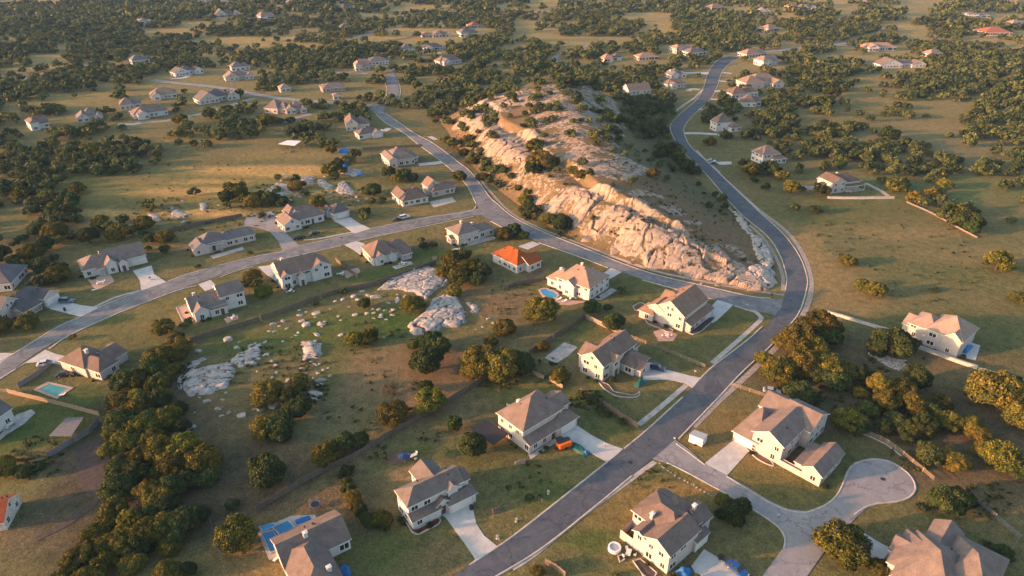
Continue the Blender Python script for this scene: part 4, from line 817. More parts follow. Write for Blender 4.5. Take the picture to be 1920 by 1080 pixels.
# ---- scattered far houses: generic plans with their own size, side and label
def farhouse(key, short, label, B, Cc, dep=13, wall='white', roof='shingle', plan=0, pitch=.5, chim=None):
    plans = [[(0,.65,0,1,3.6,'hip','x'),(.5,1,.15,.9,3.2,'hip','x')],
             [(0,1,.2,1,3.3,'hip','x'),(.1,.4,-.05,.6,3.8,'gable','y')],
             [(0,.45,0,.9,5.0,'hip','y'),(.35,1,.2,1,3.3,'gable','x')],
             [(0,1,0,1,3.2,'hip','x')],
             [(.5,1,0,.9,5.0,'hip','y'),(0,.6,.2,1,3.3,'gable','x')],
             [(0,.55,0,.8,3.2,'gable','y'),(.3,.9,.2,1.0,3.5,'hip','x'),(.8,1.15,.0,.6,3.0,'gable','y')]]
    return house(key, short, label, dep, B, Cc, plans[plan], wall, roof, pitch=pitch, chim=chim)
for a in [
 ('f1','the leftmost far house','white garage-like house with brown hip roof, leftmost of the row by the meadow',(61,246),(96,240),13,'white','shingle',2,.6),
 ('f2','the orange-gabled farmhouse','white house with bright orange-lit left gable, second in the left meadow row',(146,231),(188,226),14,'cream','shingle',5,.6),
 ('f3','the tan house behind the long white one','tan house with low hip roof, directly behind the long white house',(227,207),(266,203),13,'tan','shingle',0,.5),
 ('f4','the long white house by the pale drive','long white low house with broad hip roof facing the pale drive',(254,226),(318,217),15,'white','shingle',1,.5),
 ('f5','the cream meadow house','cream house with tan-grey roof beside lone trees, above the long white house',(283,189),(332,185),15,'white','shingle_tan',1,.55),
 ('f6','the dark-roofed long house','long house with wide dark roof and orange-lit left end, by the upper-left lane',(376,197),(441,187),15,'cream','shingle_dark',5,.6),
 ('f7','the grey-roofed house','white house with grey twin roofs and a small right turret, upper left',(330,144),(376,138),13,'white','shingle_dark',5,.5),
 ('f8','the house with peach porch','white house with orange-lit porch and dark roof, near the upper-left lane junction',(424,153),(470,149),13,'cream','shingle',5,.6),
 ('f9','the house behind the peach porch one','smaller grey-roofed house directly behind the house with the peach porch',(436,134),(470,131),12,'white','shingle_dark',0,.5),
 ('f10','the pale-roofed house in trees','low house with pale roof half hidden among trees at the upper left',(249,121),(283,118),13,'white','shingle_dark',0,.5),
 ('f11','the white house deep in the woods','small white house alone deep in the upper-left woods',(260,46),(283,43),12,'white','shingle_tan',5,.5),
 ('f12','the orange A-frame house','house with two orange-lit gable ends at the edge of the far left woods',(404,33),(446,31),14,'cream','shingle',5,.8),
 ('f13','the topmost left house','white house at the very top edge, left part',(372,7),(399,5),14,'white','shingle_dark',0,.5),
 ('f14','the second topmost house','small white house at the top edge, right of its long neighbour',(413,8),(430,7),12,'white','shingle_dark',3,.5),
 ('f15','the bright twin-gabled far house','bright white house with pink dome-like roof in the upper-left trees',(490,38),(518,34),14,'white','shingle_tan',2,.6),
 ('f16','the tiny top-edge house','tiny white house at the top edge above the bright twin-gabled one',(540,8),(556,7),12,'white','shingle_tan',3,.5),
 ('f17','the grey hall at the top','long grey-roofed hall among trees near the top edge',(645,17),(668,15),16,'cream','shingle_dark',3,.4),
 ('f18','the small white barn on the far lane','small white barn beside the far lane, upper centre-left',(641,55),(655,54),10,'white','shingle_dark',3,.6),
 ('f19','the pink-turret house','peach house with a pointed pink turret roof at the north street end',(668,134),(695,132),13,'cream','tile_red',2,.9),
 ('f20','the grey wing house with pink chimney','grey low house with a tall pink chimney, behind the pink-turret house',(692,123),(729,120),13,'white','shingle_dark',3,.4,[(.1,.5)]),
 ('f21','the narrow grey-roofed house','narrow white two-storey house with grey hip roof, upper centre',(755,98),(773,97),11,'white','shingle_dark',3,.7),
 ('f22','the white house with wide forecourt','white house with grey roof and a wide pale forecourt, upper centre',(797,97),(833,94),13,'white','shingle_dark',1,.5),
 ('f23','the peach barn','orange-lit low house with dark roof right end, behind the wide-forecourt house',(812,71),(843,69),13,'cream','shingle',5,.5),
 ('f24','the pale low house','pale low house with flat-looking pinkish roof, left of the orange-lit one',(793,71),(810,70),12,'cream','shingle_tan',3,.4),
 ('f25','the white hilltop house','bright white house with grey-blue roof beside dark round trees, upper centre',(865,70),(895,68),15,'white','shingle_dark',2,.55),
 ('f26','the red-roofed neighbour','small red-roofed house tucked behind the bright white one',(884,53),(902,52),12,'cream','tile_red',3,.5),
 ('f27','the domed white house','white house with lit domed hip roof and small front porch, north of the hill',(828,124),(868,119),14,'white','shingle',1,.6),
 ('f28','the yellow-walled twin house','white house with yellow-lit left wall by the upper-left lane, left of a dark-gabled twin',(497,212),(534,214),13,'cream','shingle',0,.6),
 ('f29','the dark gabled twin house','stone house with dark gables, right half of the pair by the upper-left lane',(538,215),(571,212),12,'tan','shingle',5,.6),
 ('f30','the long low barn with brick stack','long low brown-roofed barn with a tall brick stack at its left end',(606,174),(649,170),11,'brick','shingle',3,.4,[(.08,.5)]),
 ('f31','the tiny peach cottage','tiny peach cottage among bushes, left of the long low barn',(527,174),(546,172),9,'cream','shingle_tan',3,.5),
 ('f32','the pink portable building','small pinkish cabin beside parked vehicles on the inner lawn of the lane',(626,188),(641,187),7,'cream','shingle_tan',3,.3),
 ('f33','the house with tall left tower','white house with tall hipped left tower, in trees north-east of the hill',(1133,117),(1150,116),11,'white','shingle_tan',3,.6),
 ('f34','the little dark-roofed annex','little grey-roofed wing right beside the tall tower house',(1152,114),(1166,113),9,'white','shingle',3,.6),
 ('f35','the orange square house','orange-lit square house amid woods, beyond the right road top',(1268,101),(1299,98),13,'cream','shingle_tan',2,.5),
 ('f36','the grey low house beside the orange one','low grey-roofed house just right of the orange square house',(1293,106),(1326,103),12,'white','shingle_dark',0,.5),
 ('f37','the tan bungalow in woods','tan bungalow with flat pale roof in the woods behind the hill',(1198,114),(1233,112),12,'tan','shingle_tan',3,.4),
 ('f38','the white chimney house','white house with a tall white chimney left of the right road',(1258,148),(1283,146),12,'white','shingle_dark',5,.6,[(.2,.5)]),
 ('f39','the grey house below the chimney house','dull grey-roofed house just below the white chimney house',(1255,168),(1290,165),13,'tan','shingle',1,.5),
 ('f40','the first house at the road top','peach long house at the top end of the right road',(1399,109),(1440,106),13,'cream','shingle_tan',0,.5),
 ('f41','the white gabled house right of the road top','white house with lit tan gable, lower right of the peach long house',(1430,125),(1463,122),14,'white','shingle_tan',2,.6),
 ('f42','the ranch house by the forked drive','long ranch house with pinkish roof where the far lane forks',(1622,96),(1682,96),16,'white','shingle_tan',1,.5),
 ('f43','the low grey ranch','low wide grey-roofed ranch in front of the orange woods',(1650,128),(1724,127),15,'white','shingle',5,.4),
 ('f44','the woodland cottage','small pink-roofed cottage swallowed by woods, right of the long ranch house',(1745,108),(1768,106),12,'white','shingle_tan',3,.5),
 ('f45','the red-roofed hall','wide cream hall with a bright red hip roof, far right',(1847,67),(1897,66),24,'cream','tile_red',3,.35),
 ('f46','the orange far cottage','orange-lit cottage near the top, above the right road',(1334,19),(1358,17),15,'brick','shingle_tan',3,.5),
 ('f47','the white far cottage','pale cottage with orange-lit roof near the top right of centre',(1422,26),(1444,25),14,'white','shingle_tan',0,.5),
 ('f48','the blue-grey far house','blue-grey roofed white house with red-roofed neighbour near the top right',(1500,19),(1527,18),13,'white','shingle_dark',5,.5),
 ('f49','the red far roof','red-roofed house just left of the blue-grey one near the top',(1480,17),(1499,16),13,'cream','tile_red',3,.5),
 ('f50','the top-edge right house','white house on the top edge, right part of the picture',(1605,6),(1626,6),14,'white','shingle_tan',3,.5),
 ('f51','the flat grey warehouse','flat grey-roofed shed with white end, far right fields',(1815,33),(1857,34),18,'white','shingle_dark',2,.25),
 ('f52','the right-edge far house','pale house cut by the right edge, far fields',(1899,50),(1930,49),14,'white','shingle_tan',0,.5),
 ('f53','the peach woods house','peach house among orange-lit trees at upper right, left of the fork',(1440,60),(1460,58),14,'cream','shingle_tan',3,.5),
 ('f54','the far corner house','tiny white house in the far top right corner',(1890,7),(1912,7),14,'white','shingle_tan',3,.5)]:
    farhouse(*a)
HOUSES['f10'][5]['label'] = HOUSES['f10'][5]['label']

# ------------------------------------------------------------------ rocks
def seeded(s): return np.random.default_rng(s)
def rock_mesh(seed, flat=.55):
    bm = bmesh.new(); bmesh.ops.create_icosphere(bm, subdivisions=4, radius=1); rg = seeded(seed)
    cuts = [(Vector(rg.normal(size=3)).normalized(), rg.uniform(.42, .8)) for _ in range(15)]; ph = rg.uniform(0, 6, 6)
    for v in bm.verts:
        p = v.co.copy()
        for n, d in cuts:
            e = p.dot(n)-d
            if e > 0: p -= n*e*.96
        p *= 1+.06*math.sin(p.x*4+ph[0])*math.sin(p.y*5+ph[1])+.03*math.sin(p.z*9+ph[2]+p.x*6)
        p.z *= flat; v.co = p
    me = bpy.data.meshes.new('boulder'); bm.to_mesh(me); bm.free(); me.materials.append(M['rock'])
    me.set_sharp_from_angle(angle=R(38)) if hasattr(me, 'set_sharp_from_angle') else None
    return me
RM = [rock_mesh(s, f) for s, f in ((1, .6), (2, .7), (3, .55), (4, .8), (5, .65))]
_rr = random.Random(5); RMP = [m.copy() for m in RM]
for m in RMP: m.materials[0] = M['pale_rock']
def boulder(px, py, rpx, label=None, group=None, name='boulder', asp=None, sink=.25, pale=True):
    s = pxm(px, py); r = rpx/s; x, y = P(px, py + rpx*.25); a = asp or _rr.uniform(.55, .85)
    o = link(name, _rr.choice(RMP if pale else RM), None, (x, y, surf(x, y) + r*.5*.5 - sink*r), _rr.uniform(-.4, .5), (r*1.05, r*a*1.05, r*_rr.uniform(.75, 1.0)))
    if o.rotation_euler[2] and False: pass
    if label: tag(o, label, 'boulder', group)
    return o
def outcrop(px, H, label, seed, ang=.4, big=5.0, small=2.2, name='rock_outcrop'):
    wp = [P(*p) for p in px]; xs_, ys_ = [p[0] for p in wp], [p[1] for p in wp]; st = .38 if min(ys_) < 320 else .6
    gx = np.arange(min(xs_)-1, max(xs_)+1, st); gy = np.arange(min(ys_)-1, max(ys_)+1, st); X, Y = np.meshgrid(gx, gy); Xf, Yf = X.ravel(), Y.ravel()
    q = inside(Xf, Yf, wp); d = polyd(Xf, Yf, wp, True); sdv = np.where(q, d, -d) + .55*np.sin(Xf*.9+seed+1.5*np.sin(Yf*.7))*np.cos(Yf*.8+seed)
    rel, crk = relief(Xf+seed*31, Yf-seed*17, big*1.25, small*1.2, 1, ang); crk = ss(.0, .75, crk)
    W = max(max(xs_)-min(xs_), max(ys_)-min(ys_))
    Zv = hz(Xf, Yf) + (H*.62*(.55*ss(-.2, 1.1, sdv)+.45*ss(.5, W*.35, sdv)))*(.62+.3*crk+.13*rel) + .13*rel*ss(0, 1, sdv) - .35*(1-ss(-.6, .0, sdv)) - .12
    keep = sdv > -1.0; Fq = grid_faces(len(gx), len(gy)); Fq = Fq[keep[Fq].all(1)]; use = np.unique(Fq); mp_ = -np.ones(len(Xf), int); mp_[use] = np.arange(len(use))
    V = np.stack([Xf, Yf, Zv], 1)[use]; c = V.mean(0); V = V-c
    me = np_mesh(name, V, mp_[Fq], M['ledge'], True); set_attr(me, 'crack', crk[use], 'FLOAT'); o = link(name, me, None, tuple(c)); tag(o, label, 'rock'); return o
outcrop([(765,612),(790,590),(812,562),(835,553),(858,560),(870,580),(876,603),(858,614),(830,614),(805,626),(775,629)], 2.6, 'largest white domed rock mass in the meadow, wrinkled with dark cracks', 1, .9, 7, 3)
outcrop([(703,546),(728,526),(765,507),(805,500),(836,508),(842,530),(818,544),(800,562),(772,548),(738,542)], 1.8, 'broad cracked white ledge just below the fenced green lawn', 2, .3, 6, 2.6)
outcrop([(345,700),(372,690),(402,682),(436,680),(443,700),(426,725),(392,742),(352,742),(340,726)], 1.5, 'oval white slab rock beside the dark row of oaks at the left', 3, .5, 5, 2.5)
outcrop([(428,676),(450,660),(490,643),(488,668),(470,686),(446,690)], 1.2, 'stack of white slabs up-slope of the oval slab rock', 4, .2, 5, 2)
outcrop([(873,566),(896,570),(899,588),(882,586)], .8, 'small white ledge at the right end of the largest domed rock', 5)
outcrop([(567,652),(575,642),(600,642),(606,652),(598,673),(570,673)], 1.6, 'square two-tier white block in the middle of the meadow', 6, .1, 5, 3)
outcrop([(568,652),(562,642),(585,638),(604,643),(600,650)], 1.0, 'flat cap rock right behind the square two-tier block', 7)
outcrop([(499,357),(520,342),(545,348),(550,362),(520,370)], 1.2, 'left white dome of the rocks behind the looping drive house', 8, .5, 5, 2.5)
outcrop([(560,333),(580,328),(592,342),(572,347)], 1.0, 'middle white ledge of the rocks behind the looping drive house', 9)
outcrop([(592,336),(612,338),(628,352),(612,357),(598,348)], 1.2, 'long tilted white ledge left of the blue tarpaulin', 10)
outcrop([(628,358),(632,345),(645,339),(658,350),(668,364),(640,366)], 1.4, 'rounded white rock mass below the blue tarpaulin', 11)
outcrop([(640,325),(652,314),(678,318),(683,328),(662,331)], .9, 'ridged white slab touching the blue tarpaulin', 12, .2, 4, 1.4)
outcrop([(487,370),(505,362),(512,372),(492,377)], .7, 'small pale slab at the left foot of the left white dome', 13)
outcrop([(1372,395),(1392,402),(1402,422),(1412,438),(1402,440),(1388,424)], 1.8, 'upper link of the white rock chain inside the right bend', 14, 1.2, 5, 2.5)
outcrop([(1408,440),(1425,445),(1446,470),(1452,500),(1440,512),(1422,490),(1410,465)], 3.0, 'biggest white rock of the chain inside the right bend', 15, 1.1, 7, 3.2)
outcrop([(1402,500),(1425,498),(1452,512),(1456,532),(1440,543),(1405,542),(1392,528)], 3.0, 'rounded white rock at the tip of the hill by the junction', 16, .7, 6, 3)
outcrop([(1620,655),(1645,660),(1700,675),(1715,690),(1690,698),(1660,685),(1630,668)], .5, 'thin pale ledge under the round oak before the white house', 17, .4, 4, 1.6)
outcrop([(340,742),(330,715),(355,680),(380,668),(395,672),(365,690),(345,705)], .5, 'low grey flaky rock edge left of the oval slab', 18, .4, 3, 1.3)
outcrop([(335,795),(360,785),(370,800),(345,815)], .4, 'low flaky rock patch right of the oak strip', 19, .4, 3, 1.3)
outcrop([(275,400),(295,399),(302,413),(280,415)], .6, 'pale grey slab at the left end of the long meadow edge', 20)
outcrop([(318,395),(335,392),(356,402),(345,409),(322,407)], .7, 'bluish double slab in the middle of the meadow edge', 21)
outcrop([(370,382),(385,378),(393,392),(378,396)], .9, 'square pale block by bushes on the meadow edge', 22)
outcrop([(228,425),(250,418),(272,416),(270,421),(235,429)], .3, 'long thin pale ledge leading to the grey slab', 23)
B = [(514,606,8),(531,601,7),(561,589,7),(595,585,12),(567,600,9),(572,608,11),(602,606,12),(594,625,8),(640,627,7),(667,589,8),(687,587,7),(701,586,6),(715,590,6),(702,596,4),(711,579,6),(721,581,5),(732,584,4),(735,579,3.5),(629,564,5),(642,561,6),(662,555,8),(672,561,6),(707,554,13),(517,620,6),(720,632,4),(917,596,6),(485,647,8),(482,662,6),(501,664,8),(484,672,6),(517,684,6),(519,697,5),(482,696,4),(511,707,5),(547,711,11),(525,719,8),(532,727,5),(589,681,4),(599,682,4),(596,699,6),(602,710,12),(600,720,10),(590,735,18),(590,747,9),(602,662,5),(487,765,11),(512,760,13),(537,757,5),(370,657,9),(425,635,12),(442,651,7),(450,672,16),(470,681,12),(352,715,10),(455,777,13),(478,766,6),(410,765,8),(430,772,7),(390,750,9),(360,797,10),
 (690,552,7),(680,545,6),(745,562,8),(760,556,7),(780,572,6),(905,612,4),(925,605,5),(590,640,5),(615,690,4),(498,640,6),(530,640,4),(556,628,4),(505,620,5),(620,578,4),(655,575,4),(728,566,6),(585,330,6),(570,352,5),(555,340,5),(540,331,6),(528,338,5),(610,330,5),(650,368,6),(668,369,5),(622,360,5),(645,378,4),(690,372,5),(672,376,4),(535,326,5),(545,374,5),(562,368,6),(410,384,4),(430,388,4),(345,415,6),(300,420,4)]
_rb = random.Random(21)
for cx, cy, sp, n in [(470,665,40,9),(590,690,30,9),(600,600,40,8),(700,585,40,8),(560,730,40,7),(740,560,30,6),(860,600,35,5),(400,760,40,6),(600,345,50,8),(330,405,50,6),(540,615,30,4)]:
    for _ in range(n): B.append((cx+_rb.uniform(-sp, sp), cy+_rb.uniform(-sp, sp)*.6, _rb.uniform(2.2, 6.5)*(1 if cy > 450 else .8)))
GRP = 'white boulders strewn over the rocky meadow'
def nearest(x, y, lm):
    return min(lm, key=lambda l: math.hypot(l[1][0]-x, l[1][1]-y))
ORD = ['', 'second ', 'third ', 'fourth ', 'fifth ', 'sixth ', 'seventh ', 'eighth ', 'ninth ', 'tenth ', 'eleventh ', 'twelfth ', 'thirteenth ', 'fourteenth ', 'fifteenth ', 'sixteenth ', 'seventeenth ', 'eighteenth ', 'nineteenth ', 'twentieth ']
def ordw(k):
    if k < 20: return ORD[k]
    ones = ['', 'first ', 'second ', 'third ', 'fourth ', 'fifth ', 'sixth ', 'seventh ', 'eighth ', 'ninth ']
    t, u = divmod(k+1, 10)
    if u == 0: return {2: 'twentieth ', 3: 'thirtieth ', 4: 'fortieth ', 5: 'fiftieth ', 6: 'sixtieth ', 7: 'seventieth '}.get(t, 'farthest ')
    return {2: 'twenty-', 3: 'thirty-', 4: 'forty-', 5: 'fifty-', 6: 'sixty-', 7: 'seventy-'}.get(t, '')+ones[u]
ROCKLM = [('the largest domed rock', P(830, 600)), ('the cracked white ledge', P(775, 530)), ('the oval slab rock', P(390, 715)), ('the slab stack', P(460, 672)), ('the square two-tier block', P(586, 660)), ('the lowest meadow rocks', P(590, 740)), ('the blue tarpaulin', P(655, 305)), ('the looping drive house', P(560, 380))]
def rank_labels(items, lms, phrase, cap=16):
    """items: (object, x, y, word, cat). Every label names a landmark, the side of it one sees it on, and its rank from there."""
    groups = {}
    for it in items:
        o, x, y, wd, ct = it; l = nearest(x, y, lms); dx, dy = x-l[1][0], y-l[1][1]
        side = ('right of' if dx > 0 else 'left of') if abs(dx) > abs(dy) else ('behind' if dy > 0 else 'in front of')
        groups.setdefault((wd, l[0], side), []).append((math.hypot(dx, dy), it))
    for (wd, ln, side), g in groups.items():
        g.sort(key=lambda q: q[0])
        for k, (d, it) in enumerate(g):
            s = f"{wd} {side} {ln}" if len(g) == 1 else f"{ordw(k)}nearest {wd} {side} {ln}"
            if len(g) == 1: s = "only " + s
            if len(s.split()) > 16: s = s.replace(' olive-green', '').replace(' dark-green', '')
            it[0]['label'] = s; it[0]['category'] = it[4]
items = []
for px, py, r in B:
    o = boulder(px, py, r); tag(o, None, None, GRP); w_ = 'small white boulder' if r < 7 else 'large white boulder'; items.append((o, *P(px, py), w_, 'boulder'))
rank_labels(items, ROCKLM, '')
items = []
HB = [(1089,420,12),(1012,385,12),(1047,390,14),(1110,395,10),(1102,442,24),(1155,466,24),(1235,487,9),(1220,483,7),(1290,417,10),(1257,435,12),(1360,497,9),(1375,492,12),(1360,522,12),(1380,515,12),(1282,505,12),(987,322,9),(981,410,7),(1385,407,8),(1447,495,9),(1250,500,8),(1205,478,9),(1190,484,7),(1320,528,12),(1345,532,10),(1245,470,10),(1130,400,9),(1065,425,12),(1040,410,10),(1170,440,12),(1215,455,10),(1300,515,9),(1265,458,9),(1380,535,10),(1395,545,7),(1085,452,8),(1125,470,8),(1180,492,6),(905,240,6),(930,265,8),(960,255,7),(920,285,6),(890,225,6),(990,265,7),(1010,280,6),(945,240,7),(975,285,8)]
for px, py, r in HB:
    o = boulder(px, py, r*.8, sink=.42, pale=False); tag(o, None, None, 'pale boulders lying on the rocky hill'); items.append((o, *P(px, py), ('small pale hill boulder' if r < 9 else 'big pale hill boulder'), 'boulder'))
rank_labels(items, [('the foot of the rock face', P(1150, 480)), ('the hill tip', P(1400, 540)), ('the upper hill slope', P(930, 260)), ('the bushy left foot of the hill', P(1010, 400)), ('the middle of the rock face', P(1270, 470))], '')
row = [(1237,868,4.5),(1241,874,4),(1245,876,5),(1252,882,4.5),(1258,886,4),(1266,891,5.5),(1275,896,5),(1284,901,4.5),(1290,904,4.5),(1296,908,4),(1301,909,4),(1306,914,5.5),(1313,918,5),(1321,922,4.5),(1328,926,4.5),(1334,929,4)]
for k, (px, py, r) in enumerate(row):
    boulder(px, py, r*.62, f'{("first" if k == 0 else ORD[k].strip())} white boulder from the street corner, edging the corner lawn', 'white boulders in a row edging the corner lawn', sink=.15)

# ------------------------------------------------------------------ trees
def leaf_cloud(seed, nlobe, nleaf, leaf, tall=1.0, low=.12, spread=.66):
    rg = seeded(seed); lobes = []
    for i in range(nlobe):
        for _ in range(30):
            u = rg.uniform(-.25, 1); a = rg.uniform(0, 2*math.pi); rr = math.sqrt(max(0, 1-u*u))
            k = spread*rg.uniform(.72, 1.08); c = np.array((rr*math.cos(a)*k, rr*math.sin(a)*k, (.52+u*.48*k/.66)*tall))
            if all(np.linalg.norm(c-l[0]) > .17 for l in lobes): break
        lobes.append((c, rg.uniform(.17, .34)))
    lobes.append((np.array((0, 0, .55*tall)), .46))
    Pn, Nn, T = [], [], []
    per = int(nleaf/len(lobes)*2.2)
    for li, (c, r) in enumerate(lobes):
        d = rg.normal(size=(per, 3)); d /= np.linalg.norm(d, axis=1)[:, None]; p = c + d*(r*rg.uniform(.7, 1.06, (per, 1)))*np.array((1, 1, .85))
        ok = p[:, 2] > low
        for lj, (c2, r2) in enumerate(lobes):
            if lj != li: ok &= np.linalg.norm((p-c2)/np.array((1, 1, .85)), axis=1) > r2*.86
        Pn.append(p[ok]); Nn.append(d[ok]); T.append(np.full(ok.sum(), rg.uniform(-.18, .18)))
    p, n, tv = np.concatenate(Pn), np.concatenate(Nn), np.concatenate(T)
    if len(p) > nleaf: s = rg.permutation(len(p))[:nleaf]; p, n, tv = p[s], n[s], tv[s]
    n = n + rg.normal(size=n.shape)*.55; n /= np.linalg.norm(n, axis=1)[:, None]
    u = np.cross(n, rg.normal(size=n.shape)); u /= np.linalg.norm(u, axis=1)[:, None]; v = np.cross(n, u)
    s = leaf*rg.uniform(.55, 1.35, (len(p), 1)); e = rg.uniform(.55, 1.0, (len(p), 1))
    V = np.stack([p-u*s, p-v*s*e, p+u*s, p+v*s*e*.9], 1).reshape(-1, 3)
    lv = np.repeat(np.clip(.5+tv+rg.normal(size=len(p))*.22, 0, 1), 4)
    return V, lv
def crown_mesh(name, seed, nlobe, nleaf, leaf, mat, **k):
    V, lv = leaf_cloud(seed, nlobe, nleaf, leaf, **k); F_ = np.arange(len(V)).reshape(-1, 4)
    me = bpy.data.meshes.new(name); me.vertices.add(len(V)); me.vertices.foreach_set('co', V.astype(np.float32).ravel()); me.loops.add(len(V)); me.loops.foreach_set('vertex_index', np.arange(len(V), dtype=np.int32))
    me.polygons.add(len(F_)); me.polygons.foreach_set('loop_start', np.arange(0, len(V), 4, dtype=np.int32)); me.materials.append(M[mat]); set_attr(me, 'leafv', lv, 'FLOAT'); me.update(calc_edges=True); return me
def trunk_mesh(seed, h=.55):
    t = MB(); rg = random.Random(seed); t.tube((0, 0, -.12), (.02, 0, h*.45), .085, .065, 7)
    for k in range(5):
        a = k*1.26+rg.uniform(-.3, .3); r = rg.uniform(.3, .5); m1 = (math.cos(a)*r*.5, math.sin(a)*r*.5, h*.75); m2 = (math.cos(a)*r, math.sin(a)*r, h+rg.uniform(.1, .4))
        t.tube((.02, 0, h*.42), m1, .05, .035, 6); t.tube(m1, m2, .035, .012, 5)
    return t.mesh('trunk', M['bark'])
OAK = [crown_mesh('crown', 10+i, 30+4*i, 8500, .043, 'leaf', tall=(1.0, .92, 1.1, .86, 1.0)[i], low=.2, spread=.72) for i in range(5)]
DRK = [crown_mesh('crown', 30+i, 22+3*i, 6000, .047, 'leaf_dark', tall=(1.0, 1.2, .9)[i]) for i in range(3)]
DRY = [crown_mesh('crown', 40+i, 12, 900, .05, 'leaf_dry', tall=1.0) for i in range(2)]
OAKM = [crown_mesh('crown', 50+i, 20+2*i, 2600, .07, 'leaf', tall=(1.0, .9, 1.1)[i]) for i in range(3)]
DRKM = [crown_mesh('crown', 60+i, 16+2*i, 2000, .07, 'leaf_dark', tall=(1.0, 1.1)[i]) for i in range(2)]
TR = [trunk_mesh(i) for i in range(3)]
rt = random.Random(11); TREES = []      # (x, y, r, kind, px, py)
def add_tree(px, py, rpx, kind=None, world=None):
    s = pxm(px, py+rpx*.55); r = rpx/s*1.16; x, y = P(px, py+rpx*.55)
    TREES.append((x, y, r, kind if kind is not None else ('d' if rt.random() < .22 else 'o')))
